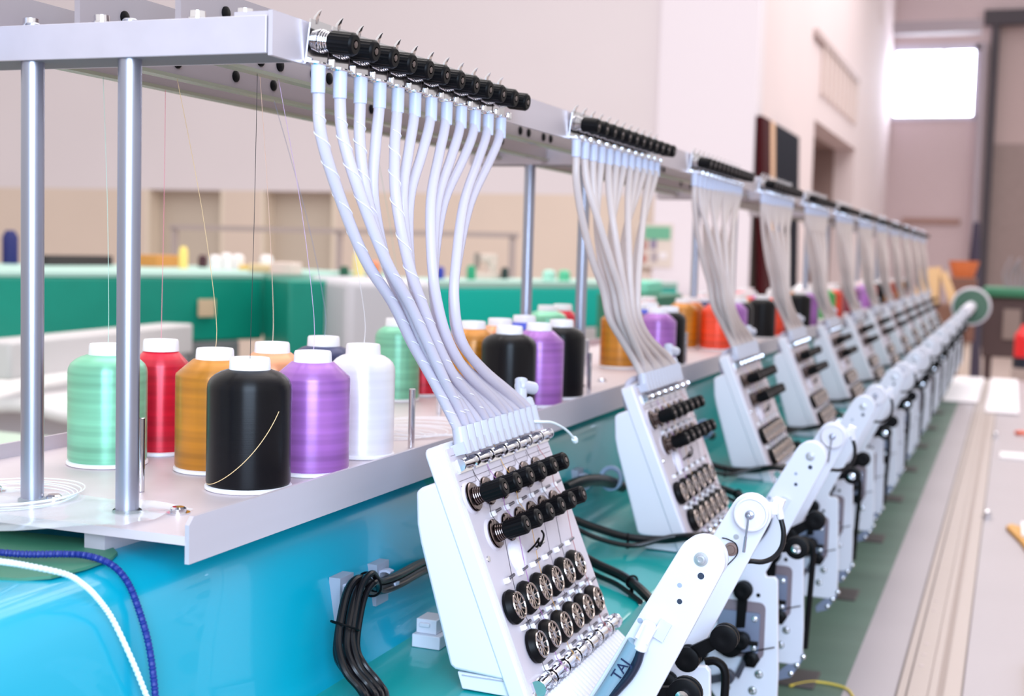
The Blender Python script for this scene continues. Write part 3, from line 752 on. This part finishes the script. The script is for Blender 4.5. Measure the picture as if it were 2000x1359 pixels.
# slot: (row, x, y, radius)
slots = [(1, -.589, .934, .0350), (1, -.583, 1.028, .0340), (1, -.588, 1.135, .0315), (2, -.664, .995, .0345), (2, -.664, 1.092, .0330), (2, -.668, 1.200, .0330), (3, -.764, .974, .0350), (3, -.761, 1.049, .0270)]
g = [['black', 'lilac', 'white', 'gold', 'peach', 'navy', 'mint', 'red'],
     ['black', 'lilac', 'black', 'gold', 'peach', 'blue', 'mint', 'red'],
     ['gold', 'lilac', 'black', 'brick', 'blue', 'white', 'mint', 'red'],
     ['orange', 'lilac', 'black', 'gold', 'amber', 'navy', 'pink', 'orange'],
     ['black', 'orange', 'maroon', 'gold', 'red', 'lilac', 'pink', 'mint'],
     ['black', 'lilac', 'green', 'orange', 'pink', 'gold', 'red', 'mint'],
     ['green', 'orange', 'maroon', 'pink', 'lilac', 'gold', 'white', 'red'],
     ['maroon', 'lilac', 'maroon', 'pink', 'gold', 'black', 'white', 'red'],
     ['lilac', 'maroon', 'pink', 'gold', 'black', 'white', 'red', 'mint'],
     ['black', 'gold', 'maroon', 'pink', 'lilac', 'orange', 'white', 'red'],
     ['brick', 'gold', 'black', 'pink', 'amber', 'orange', 'white', 'red'],
     ['gold', 'black', 'lilac', 'amber', 'pink', 'orange', 'white', 'red']]
names = dict(mint='mint green', navy='navy blue', blue='royal blue', orange='orange red', brick='brick brown', amber='amber brown', lilac='shiny lilac', gold='mustard gold', black='glossy black')
eyes = {(0, 0): (-.584, .931, 1.645), (0, 1): (-.584, .961, 1.645), (0, 2): (-.584, 1.017, 1.645), (0, 3): (-.675, .946, 1.648), (0, 4): (-.584, .931, 1.662), (0, 5): (-.675, 1.1, 1.648),
        (0, 6): (-.752, .95, 1.64), (0, 7): (-.752, 1.04, 1.64), (1, 6): (-.675, 1.305, 1.65)}
for k in range(12):
    seen = {}
    for i, (row, x, y, r) in enumerate(slots):
        c = g[k][i]
        if k >= 8 and row == 3: continue
        pos = 'near end' if i in (0, 3, 6) else ('far end' if i in (2, 5, 7) else 'middle')
        rr = r
        if k == 1 and i == 2: rr = .034
        if k == 1 and i == 6: rr = .030
        if k == 2 and i == 0: x, y = -.655, 1.06
        if k == 2 and i == 3: x, y = -.664, 1.145
        if k == 2 and i == 1: x, y = -.590, 1.075
        if k == 2 and i == 2: x, y = -.590, 1.160
        if k == 2 and i == 5: x, y = -.668, 1.31
        if k == 2 and i == 4: x, y = -.668, 1.225
        if k == 3 and i == 0: x, y = -.600, 1.03
        if k == 3 and i == 1: x, y = -.590, 1.145
        if k == 3 and i == 2: x, y = -.590, 1.225
        if k == 3 and i == 3: x, y = -.675, 1.02
        if k == 3 and i == 4: x, y = -.675, 1.10
        if k == 3 and i == 5: x, y = -.668, 1.19
        j = (random.uniform(-.004, .004), random.uniform(-.006, .006)) if k > 3 else (0, 0)
        spool(c, x + j[0], y + k * SP + j[1], rr, '%s thread cone, %s row, %s of the %s group of cones' % (names.get(c, c), rowname[row], pos, ORD[k] if k else 'nearest'), eyes.get((k, i)))
# strand lying across the nearest black cone
cx, cy, cr = -.589, .934, .0356; mb = MB(); pts = []
for i in range(18):
    f = i / 17; a = math.radians(-128 + 112 * f); zz = SZ + .006 + .062 * (f ** 1.9)
    pts.append((cx + cr * math.cos(a), cy + cr * math.sin(a), zz))
mb.tube(pts, .00035, 5, 0, 3)
pb = protos[('black', .035)]
mb.build('loose_thread', mat('single strand gold', (205, 165, 110), .5), pb, off=(cx, cy, SZ))

# ------------------------------------------------------------------ hand wheel at the far end
hw = thing('hand_wheel', (-.22, 8.1, 1.25), 'round green hand wheel with white rim at the far end of the row', 'wheel')
MB().torus((-.22, 8.1, 1.25), (0, 1, 0), .100, .0125, 40, 10).build('rim', mat('white rim', (205, 200, 210), .4), hw, off=(-.22, 8.1, 1.25))
MB().lathe((-.22, 8.08, 1.25), (0, 1, 0), [(0, .098), (.03, .098)], 40).build('disc', mat('dark green disc', (70, 104, 88), .5), hw, off=(-.22, 8.1, 1.25))
MB().cyl((-.22, 7.0, 1.25), (-.22, 8.1, 1.25), .030, n=24, bev=.004).build('hub', mat('pale shaft', (205, 204, 218), .4), hw, off=(-.22, 8.1, 1.25))

# ------------------------------------------------------------------ lower table, rails and small things on it
TZ = .80
tb = thing('machine_table', (0, 2, 0), 'long grey work table below the heads with inset rails', 'table')
greyt = mat('grey table laminate', (162, 152, 158), .4, noise=.03, nscale=4)
MB().bb(-.72, -.222, .3, 8.45, TZ - .04, TZ, 0).bb(-.222, .75, .3, 8.45, TZ - .04, TZ, 1).build('table_top', [mat('green bed strip', (82, 104, 92), .45, noise=.18, nscale=3, stretch=(.3, 3.5, 1)), greyt], tb, off=(0, 2, 0))
mb = MB()
cream = mat('cream rail', (168, 153, 148), .4, metal=.2); tan = mat('tan rail groove', (150, 132, 126), .5); dk = mat('dark rail gap', (96, 84, 84), .6)
for x0, x1, h, m_ in ((-.143, -.139, .0006, 2), (-.139, -.127, .003, 0), (-.127, -.124, .0008, 2), (-.124, -.094, .0028, 0), (-.094, -.092, .0008, 1), (-.092, -.080, .0030, 0), (-.080, -.069, .0012, 1), (-.069, -.043, .003, 0), (-.043, -.040, .0008, 2)):
    mb.bb(x0, x1, .3, 8.4, TZ - .002, TZ + h, m_)
rl = mb.build('rail', [cream, tan, dk], tb, off=(0, 2, 0))
for y in (2.33, 2.40, 2.47, 2.72, 2.8, 3.6):
    MB().lathe((-.112, y, TZ + .0028), (0, 0, 1), [(0, .005), (.0008, .0048), (.001, .003), (.0005, 0)], 12).build('screw', mat('flush screw', (180, 165, 165), .35, metal=.5), tb, off=(0, 2, 0))
for x, y in ((-.6, .6), (.6, .6), (-.6, 8.2), (.6, 8.2)):
    MB().bb(x - .04, x + .04, y - .04, y + .04, 0, TZ - .04).build('leg', leg, tb, off=(0, 2, 0))
npm = mat('dark needle plate', (84, 74, 74), .45, metal=.3)
for k in range(1, 11):
    y = 1.57 + k * .6
    if k == 1: np0 = MB().bb(-.328, -.268, y - .045, y + .045, TZ + .0002, TZ + .004).build('needle_plate', npm, off=(-.298, y, TZ), bevel=.001); c = np0
    else: c = np0.copy(); COL.objects.link(c); c.location = (-.298, y, TZ)
    tag(c, 'dark rectangular needle plate in the green strip, %s' % ('nearest the camera' if k == 1 else ORD[k - 1] + ' from the camera'), 'needle plate', 'needle plates in the green strip')
for y, q in ((3.80, 'nearer'), (5.60, 'farther')):
    mb = MB(); mb.lathe((-.031, y, TZ), (0, 0, 1), [(0, .016), (.004, .016), (.006, .011), (.02, .0105), (.024, .006), (.025, 0)], 20)
    tag(mb.build('clamp_knob', chrome, off=(-.031, y, TZ)), '%s shiny metal knob standing at the rail edge' % q, 'knob')
mb = MB(); mb.tube([(-.305, 2.12, TZ + .003), (-.27, 2.16, TZ + .003), (-.22, 2.15, TZ + .003), (-.2, 2.10, TZ + .003)], .002, 6, 0, 5)
tag(mb.build('yellow_thread', mat('yellow strand', (215, 190, 70), .5)), 'short yellow thread lying on the green strip by the nearest needle plate', 'thread')
mb = MB(); mb.prism([(.018, 3.66), (.03, 3.70), (.09, 3.62), (.2, 3.52), (.2, 3.25), (.075, 3.33), (.05, 3.50)], lambda a, b: (a, b, TZ), (0, 0, .012)); 
tag(mb.build('yellow_pouch', mat('ochre leather', (206, 150, 70), .6), bevel=.003), 'ochre yellow pouch lying on the grey table at the right edge', 'pouch')
tag(MB().bb(.055, .15, 3.52, 3.70, TZ + .013, TZ + .02).build('paper_pad', mat('paper', (238, 234, 238), .7)), 'small white paper pad on the ochre pouch', 'paper')
mb = MB(); mb.torus((.075, 5.76, TZ + .008), (0, .2, 1), .028, .008, 20, 8); mb.torus((.12, 5.66, TZ + .008), (0, .2, 1), .028, .008, 20, 8); mb.box((.2, 5.78, TZ + .006), (.14, .018, .006)); 
tag(mb.build('scissors', mat('orange plastic', (240, 96, 50), .4)), 'orange handled scissors on the grey table at the right', 'scissors')
tag(MB().bb(.06, .2, 2.1, 2.42, TZ + .0005, TZ + .02).build('yellow_folder', mat('bright yellow card', (240, 190, 30), .5), bevel=.002), 'bright yellow folder at the lower right corner of the table', 'folder')
tag(MB().bb(-.01, .10, 5.0, 5.14, TZ + .0005, TZ + .008).build('paper_slip', mat('paper', (238, 234, 238), .7)), 'white paper slip on the grey table beside the rail', 'paper')
wt = mat('white sheet', (240, 234, 240), .6)
tag(MB().bb(-.30, -.13, 6.9, 8.4, TZ + .004, TZ + .012).build('white_board', wt, bevel=.002), 'left white board lying at the far end of the table', 'board')
tag(MB().bb(-.09, .06, 6.5, 8.4, TZ + .004, TZ + .012).build('white_board', wt, bevel=.002), 'right white board lying at the far end of the table', 'board')

# ------------------------------------------------------------------ background machines and goods
def beam(name, A_, B_, z0, z1, depth, m, label, cat, side=1, bev=.02):
    A_ = V((A_[0], A_[1], 0)); B_ = V((B_[0], B_[1], 0)); d = (B_ - A_).normalized(); n = V((-d.y, d.x, 0)) * side
    mb = MB(); poly = [A_, B_, B_ + n * depth, A_ + n * depth]
    mb.prism([(p.x, p.y) for p in poly], lambda a, b: (a, b, z0), (0, 0, z1 - z0))
    return tag(mb.build(name, m, off=A_ + V((0, 0, z0)), bevel=bev), label, cat) if label else mb.build(name, m, off=(0, 0, 0), bevel=bev)
teal = mat('teal machine enamel', (6, 140, 120), .4, noise=.08, nscale=6); tealt = mat('pale machine top', (170, 205, 195), .5); turq = mat('bright turquoise enamel', (20, 185, 170), .35)
palegrey = mat('pale grey cover', (200, 198, 205), .5)
def sub(p, mb, name, m, bev=.01): return mb.build(name, m, p, off=p.location, bevel=bev)
def poly4(A_, B_, depth, side=1):
    A_ = V((A_[0], A_[1], 0)); B_ = V((B_[0], B_[1], 0)); d = (B_ - A_).normalized(); n = V((-d.y, d.x, 0)) * side
    return [(p.x, p.y) for p in (A_, B_, B_ + n * depth, A_ + n * depth)]
def slab(mb, pl, z0, z1, m=0): mb.prism(pl, lambda a, b: (a, b, z0), (0, 0, z1 - z0), m)
m1 = thing('teal_machine', (-3.2, 4.2, 0), 'teal embroidery machine across the hall with a pale grey end cover', 'machine')
A1, A2 = (-3.75, 2.69), (-2.909, 4.708)
dd = (V((A2[0], A2[1])) - V((A1[0], A1[1]))).normalized(); nn = V((-dd.y, dd.x)); a2 = V(A2)
bp_ = [A1, A2, tuple(a2 + nn * .2), tuple(a2 + nn * .2 + dd * .85), tuple(a2 + nn * 1.33 + dd * .85), tuple(V(A1) + nn * 1.33)]
mb = MB(); slab(mb, bp_, 1.10, 1.355); sub(m1, mb, 'machine_beam', teal)
mb = MB(); slab(mb, bp_, 1.355, 1.375); sub(m1, mb, 'table_top', tealt, .004)
mb = MB(); slab(mb, poly4(A2, (-2.60, 4.39), .45), 1.0, 1.362); sub(m1, mb, 'corner_housing', teal)
mb = MB(); slab(mb, poly4((-2.672, 4.655), (-2.309, 4.317), .35), .6, 1.375); sub(m1, mb, 'end_cover', palegrey, .03)
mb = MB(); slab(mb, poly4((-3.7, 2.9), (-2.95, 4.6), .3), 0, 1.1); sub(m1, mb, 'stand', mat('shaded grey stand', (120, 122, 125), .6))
mb = MB(); slab(mb, poly4((-3.02, 4.40), (-2.99, 4.47), .01, -1), 1.2, 1.27); sub(m1, mb, 'label_plate', mat('beige plate', (206, 180, 150), .6), .002)
m3 = thing('turquoise_machine', (-2.2, 6, 0), 'long bright turquoise machine beyond the second pair of posts', 'machine')
A3, B3 = (-2.662, 4.986), (-1.70, 6.97)
mb = MB(); slab(mb, poly4(A3, B3, .5), 1.12, 1.32); sub(m3, mb, 'machine_beam', turq)
mb = MB(); slab(mb, poly4(A3, B3, .52), 1.32, 1.352); sub(m3, mb, 'table_top', tealt, .004)
mb = MB(); slab(mb, poly4(A3, B3, .4), .0, 1.12); sub(m3, mb, 'stand', mat('pale stand', (205, 196, 200), .6))
wb = thing('slatted_frame', (-2.7, 3.5, 0), 'long pale grey beam in front of the teal machine', 'beam')
mb = MB(); slab(mb, poly4((-2.641, 2.938), (-2.78, 4.026), .12), 1.09, 1.20); sub(wb, mb, 'beam', mat('pale beam', (200, 196, 198), .5))
for f in (.97,):
    x, y = -2.641 - .139 * f - .06, 2.938 + 1.088 * f; sub(wb, MB().bb(x - .03, x + .03, y - .03, y + .03, 0, 1.09), 'leg', palegrey)
ct = thing('cutting_table', (-2.6, 2.9, 0), 'pale green table behind the thread shelf at the left edge', 'table')
sub(ct, MB().bb(-3.25, -1.9, 2.0, 2.88, .90, .955), 'table_top', mat('pale green table', (186, 205, 190), .5))
for x, y in ((-3.2, 2.1), (-2.0, 2.1), (-3.2, 2.8), (-2.0, 2.8)): sub(ct, MB().bb(x - .03, x + .03, y - .03, y + .03, 0, .9), 'leg', palegrey)
mb = MB(); n_ = 14
for i in range(n_):
    for j in range(6):
        mb.v.append(V((-3.2 + .8 * i / (n_ - 1), 3.0 + .9 * j / 5 * .8, 1.02 + .012 * math.sin(i * .9 + j) + .002 * j)))
for i in range(n_ - 1):
    for j in range(5): q = i * 6 + j; mb.face([q, q + 6, q + 7, q + 1], 0)
o = mb.build('white_cloth', mat('white cloth', (236, 232, 234), .8), off=(-3, 3.3, 1.03), ang=80); sd = o.modifiers.new('solid', 'SOLIDIFY'); sd.thickness = .04; sd.offset = -1
tag(o, 'white cloth draped over the frame at the left behind the posts', 'cloth')
tag(MB().bb(-3.2, -2.45, 3.2, 3.7, 0, .985).build('cloth_stand', palegrey), 'grey stand under the white cloth', 'stand')
# goods on the teal machine (along its top)
def along(f, side=.2, z=1.375):
    a = V((A1[0], A1[1], z)); b = V((A2[0], A2[1], z)); d = (b - a); n = V((-d.y, d.x, 0)).normalized()
    return a + d * f + n * side
def cylt(name, p, r, h, c, label, cat, group=None):
    mb = MB(); mb.lathe(p, (0, 0, 1), [(0, r), (h * .8, r), (h, r * .55)], 20)
    return tag(mb.build(name, c if not isinstance(c, tuple) else mat(name + str(c), c, .6), off=p), label, cat, group)

TM = 1.375
cylt('navy_cone', (-4.208, 4.681, TM), .035, .15, (22, 30, 100), 'navy blue cone at the left end of the teal machine', 'cone')
cylt('red_cone', (-4.29, 4.60, TM), .035, .13, (170, 50, 50), 'red cone cut off by the left edge on the teal machine', 'cone')
tag(MB().bb(-4.02, -3.95, 4.63, 5.07, TM, TM + .045).build('dark_tool_tray', mat('dark tray', (52, 44, 46), .6), bevel=.004), 'long dark tray lying on the teal machine between the posts', 'tray')
tag(MB().bb(-3.84, -3.72, 5.09, 5.29, TM, TM + .055).build('cardboard_box', mat('orange brown card', (205, 140, 70), .7), bevel=.003), 'low orange brown box on the teal machine', 'box')
cylt('yellow_tube', (-3.53, 5.027, TM), .02, .1, (244, 214, 120), 'upright yellow tube beside the orange brown box', 'tube')
cylt('dark_cup', (-3.658, 5.368, TM), .022, .06, (70, 34, 44), 'small dark cup beside the white cones', 'cup')
for i, (x, y, r_, h) in enumerate(((-3.381, 5.058, .026, .065), (-3.373, 5.137, .026, .075), (-3.365, 5.218, .03, .07), (-3.278, 5.327, .03, .07))):
    cylt('white_cone', (x, y, TM), r_, h, (236, 230, 232), 'small white cone on the teal machine, %s in the row' % ['first from the left', 'second from the left', 'third from the left', 'rightmost'][i], 'cone', 'white cones on the teal machine')
mb = MB(); mb.bb(-3.33, -3.25, 5.17, 5.24, TM, TM + .02)
tag(mb.build('yellow_bobbin_box', mat('yellow card', (235, 190, 90), .6), bevel=.004), 'small yellow box in front of the white cones', 'box')
for x, y, z, c, l in ((-3.0, 4.85, .035, (235, 205, 160), 'small cream box at the corner of the teal machine'), (-2.75, 4.62, .05, (236, 214, 205), 'small pink box on the pale end cover')):
    tag(MB().bb(x - .05, x + .05, y - .04, y + .04, TM + .001, TM + z).build('small_box', mat('box' + str(c), c, .7), bevel=.004), l, 'box')
T3 = 1.352
cylt('green_jar', (-2.841, 5.282, T3), .022, .055, (20, 80, 60), 'dark green jar on the turquoise machine', 'jar')
cylt('yellow_bottle', (-2.816, 5.374, T3), .025, .13, (240, 215, 150), 'tall cream bottle on the turquoise machine', 'bottle')
cylt('orange_jar', (-2.788, 5.474, T3), .026, .08, (225, 130, 90), 'orange jar beside the cream bottle', 'jar')
cylt('blue_jar', (-2.57, 5.747, T3), .018, .06, (30, 50, 160), 'small blue jar seen between the white tubes', 'jar')
cylt('green_bottle', (-2.462, 5.871, T3), .022, .07, (30, 150, 110), 'green bottle seen behind the white tubes', 'bottle')
sm = thing('sewing_machine', (-2.5, 6.18, T3), 'beige sewing machine standing on the turquoise machine top', 'sewing machine')
MB().bb(-2.57, -2.46, 6.1, 6.26, T3, T3 + .03).build('base', mat('beige machine', (214, 196, 188), .5), sm, off=sm.location, bevel=.005)
MB().bb(-2.56, -2.47, 6.12, 6.24, T3 + .085, T3 + .125).bb(-2.495, -2.465, 6.14, 6.22, T3 + .03, T3 + .09).build('arm', mat('beige machine', (214, 196, 188), .5), sm, off=sm.location, bevel=.006)
MB().bb(-2.545, -2.52, 6.1, 6.12, T3 + .05, T3 + .13).build('needle_head', mat('grey head', (150, 135, 130), .5), sm, off=sm.location)
cylt('dark_jar', (-2.438, 6.26, T3), .02, .06, (30, 50, 50), 'small dark jar right of the beige sewing machine', 'jar')
cylt('mint_jar', (-2.158, 6.149, T3), .032, .055, (170, 226, 210), 'pale mint jar near the second pair of posts', 'jar')
cylt('green_pot', (-2.129, 6.30, T3), .03, .055, (90, 190, 150), 'green pot beside the pale mint jar', 'pot')
tag(MB().bb(-1.66, -1.50, 5.6, 5.85, T3 - .03, T3 + .03).build('green_cover', mat('mint cover', (130, 215, 190), .5), bevel=.012), 'mint green cover beyond the second fan of tubes', 'cover')
tag(MB().bb(-1.72, -1.44, 5.55, 6.0, 0, T3 - .03).build('cover_stand', mat('green stand', (50, 120, 95), .5), bevel=.01), 'green stand below the mint cover', 'stand')
mb = MB(); mb.bb(-6.46, -3.42, 9, 9.05, 1.59, 1.63)
for x in (-6.42, -4.9, -3.46): mb.bb(x - .02, x + .02, 9.0, 9.04, 0, 1.6)
tag(mb.build('hanging_rail', mat('grey rail', (172, 160, 158), .5), off=(-5, 9, 0)), 'long thin grey hanging rail in front of the two door recesses', 'rail')
YB = 11.93
bd = thing('notice_board', (-3.15, YB, 1.2), 'notice board with a green poster and small pictures on the back wall', 'notice board')
MB().bb(-3.32, -2.98, YB, YB + .01, 1.38, 1.79).build('board', mat('cream board', (222, 212, 206), .7), bd, off=bd.location)
MB().bb(-3.25, -3.0, YB - .006, YB, 1.64, 1.76).build('green_poster', mat('green poster', (110, 180, 150), .6), bd, off=bd.location)
for x0, x1, z0, z1, c in ((-3.29, -3.22, 1.54, 1.63, (180, 130, 126)), (-3.29, -3.22, 1.42, 1.50, (186, 126, 118)), (-3.19, -3.13, 1.55, 1.64, (140, 130, 160)), (-3.18, -3.12, 1.43, 1.52, (170, 160, 170)), (-3.1, -3.03, 1.46, 1.52, (235, 232, 240))):
    MB().bb(x0, x1, YB - .006, YB, z0, z1).build('picture', mat('pic' + str(c), c, .6), bd, off=bd.location)
tag(MB().bb(-3.37, -3.08, 11.4, 11.6, 1.12, 1.32).build('paper_box', mat('beige box', (212, 196, 190), .7), bevel=.01), 'beige box below the notice board', 'box')
tag(MB().bb(-3.6, -2.4, 11.3, 11.8, 0, 1.12).build('sideboard', mat('cream sideboard', (224, 210, 204), .6), bevel=.01), 'cream sideboard against the back wall under the notice board', 'sideboard')
# tall boards leaning on the side wall
for (y0, y1, x0, c, l, n_) in ((11.93, 12.36, -2.12, (62, 10, 18), 'tall dark red board leaning on the side wall', 'red_board'), (12.36, 12.6, -2.14, (228, 190, 160), 'tall peach coloured board between the dark red and navy boards', 'peach_board'), (12.62, 14.1, -2.16, (8, 14, 30), 'tall navy black board leaning on the side wall', 'navy_board')):
    mb = MB(); mb.prism([(x0, 0), (x0 + .06, 0), (-2.19, 2.78), (-2.25, 2.78)], XZ(y0), (0, y1 - y0, 0))
    tag(mb.build(n_, mat(n_, c, .7, spec=.12), off=(x0, y0, 0), bevel=.004), l, 'board')
# far end of the hall
cab = thing('workbench', (0, 12, 0), 'dark brown workbench with a green top at the far right', 'workbench')
MB().bb(-.22, .5, 12, 12.6, .70, 1.22).build('cabinet', mat('dark brown wood', (78, 60, 62), .6), cab, off=cab.location, bevel=.01)
MB().bb(-.24, .55, 11.95, 12.65, 1.22, 1.30).build('bench_top', mat('green bench top', (50, 120, 90), .6), cab, off=cab.location, bevel=.02)
for x in (-.20, .40):
    MB().bb(x, x + .06, 12.02, 12.5, 0, .70).build('leg', mat('dark brown wood', (78, 60, 62), .6), cab, off=cab.location)
MB().bb(-.06, .08, 11.98, 12.0, .86, 1.12).build('door_panel', mat('grey brown panel', (140, 124, 120), .6), cab, off=cab.location)
mb = MB()
for i in range(9):
    a = i * .7; mb.tube([(-.05 + .03 * i, 12.3, 1.3), (-.08 + .04 * i, 12.3 + .02 * math.sin(a), 1.42), (-.02 + .03 * i + .05 * math.sin(a * 2), 12.3, 1.52 + .05 * math.cos(a))], .012, 6, 0, 3)
tag(mb.build('wire_heap', mat('grey wire heap', (150, 138, 146), .6)), 'tangled grey heap standing on the green workbench top', 'heap')
bk = thing('orange_tub', (-.39, 11.6, 1.3), 'orange tub on a brown stand before the roller door', 'tub')
MB().lathe((-.39, 11.6, 1.38), (0, 0, 1), [(0, .085), (.14, .125), (.14, .115), (.02, .07), (.02, 0)], 28).build('tub', mat('orange tub plastic', (214, 116, 66), .5), bk, off=bk.location)
MB().bb(-.50, -.28, 11.45, 11.75, .85, 1.38).build('stand', mat('reddish stand', (120, 82, 70), .6), bk, off=bk.location, bevel=.01)
MB().bb(-.48, -.30, 11.5, 11.7, 0, .85).build('pedestal', mat('pale pedestal', (215, 200, 190), .6), bk, off=bk.location)
mb = MB(); mb.prism([(-.66, 1.2), (-.50, 1.2), (-.50, 1.47), (-.66, 1.45)], XZ(10.0), (0, .25, 0), 0); mb.prism([(-.50, 1.42), (-.46, 1.44), (-.36, 1.2), (-.42, 1.2)], XZ(10.0), (0, .2, 0), 0)
tag(mb.build('cardboard_box', mat('tan cardboard', (224, 186, 140), .7), off=(-.6, 10, 1.2)), 'open tan cardboard box beyond the last head', 'box')
tag(MB().bb(-1.3, -.35, 9.9, 10.4, .5, 1.2).build('packing_crate', mat('brown crate', (120, 84, 70), .7), bevel=.01), 'brown crate carrying the tan cardboard box', 'crate')
tag(MB().bb(-1.25, -.4, 9.95, 10.35, 0, .5).build('crate_trolley', mat('beige trolley', (190, 170, 160), .7)), 'beige trolley under the brown crate', 'trolley')
rb = thing('red_canister', (.1, 9, .84), 'red canister with dark base at the right edge beyond the table', 'canister')
MB().lathe((.10, 9, .84), (0, 0, 1), [(0, .075), (.07, .075), (.07, .07)], 24).build('base', mat('canister base', (18, 22, 40), .5), rb, off=rb.location)
MB().lathe((.10, 9, .91), (0, 0, 1), [(0, .07), (.14, .07), (.18, .04), (.21, .03), (.21, 0)], 24).build('bottle', mat('bright red enamel', (225, 30, 35), .35), rb, off=rb.location)
MB().bb(.02, .18, 8.9, 9.1, .0, .84).build('pedestal', mat('beige pedestal', (176, 156, 150), .6), rb, off=rb.location)
cn = MB().lathe((-.45, 17, 0), (0, 0, 1), [(0, .17), (.02, .17), (.025, .15), (2.0, .04), (2.02, 0)], 20)
tag(cn.build('furled_umbrella', mat('dark furled cover', (52, 44, 66), .6), off=(-.45, 17, 0)), 'dark tapering furled cover standing before the far roller door', 'cover')

# ------------------------------------------------------------------ light
w = bpy.data.worlds.new('hall daylight'); sc.world = w; w.use_nodes = True
N = w.node_tree.nodes; L = w.node_tree.links; bg = N['Background']
tcw = N.new('ShaderNodeTexCoord'); sx = N.new('ShaderNodeSeparateXYZ'); cr = N.new('ShaderNodeValToRGB')
L.new(tcw.outputs['Generated'], sx.inputs[0]); mr = N.new('ShaderNodeMapRange'); mr.inputs[1].default_value = -1; mr.inputs[2].default_value = 1
L.new(sx.outputs['Z'], mr.inputs[0]); L.new(mr.outputs[0], cr.inputs[0]); L.new(cr.outputs[0], bg.inputs[0])
e = cr.color_ramp.elements; e[0].position = .40; e[0].color = (.22, .19, .19, 1); e[1].position = .62; e[1].color = (1.0, .95, .93, 1)
bg.inputs['Strength'].default_value = .93
def area(name, loc, tgt, sx_, sy_, power, col):
    l = bpy.data.lights.new(name, 'AREA'); l.shape = 'RECTANGLE'; l.size = sx_; l.size_y = sy_; l.energy = power; l.color = col
    o = bpy.data.objects.new(name, l); COL.objects.link(o); o.location = loc
    o.rotation_euler = (V(tgt) - V(loc)).to_track_quat('-Z', 'Y').to_euler(); return o
area('window_light_near', (.38, -.65, 1.95), (-.6, .95, 1.28), 1.05, 1.35, 52, (.58, .76, 1.0))
area('fill_hall', (-1.5, 5, 6.5), (-1.5, 6, 0), 5, 7, 260, (1.0, .93, .92))  # unseen fill panel added overhead to brighten the hall walls
area('fill_far', (0, 15, 6.5), (0, 15, 0), 4, 8, 260, (1.0, .93, .92))  # second added fill, no visible lamp, brightens the far walls

# ------------------------------------------------------------------ camera
cam = bpy.data.cameras.new('camera'); co = bpy.data.objects.new('camera', cam); COL.objects.link(co)
cam.sensor_width = 36; cam.sensor_fit = 'HORIZONTAL'; cam.lens = 2550 / 2000 * 36
Rr = V((.93324046, .35810079, .02874133)); Ru = V((-.0534836, .05937896, .99680171)); Rb = V((.35524885, -.93179288, .07456737))
M4 = Matrix((Rr, Ru, Rb)).transposed().to_4x4(); M4.translation = V((0, 0, 1.5)); co.matrix_world = M4
cam.clip_start = .02; cam.clip_end = 200
cam.dof.use_dof = True; cam.dof.focus_distance = 1.08; cam.dof.aperture_fstop = 6.8
sc.camera = co
vs = sc.view_settings; vs.view_transform = 'Standard'; vs.look = 'None'; vs.gamma = 1; vs.exposure = .35; vs.use_curve_mapping = False
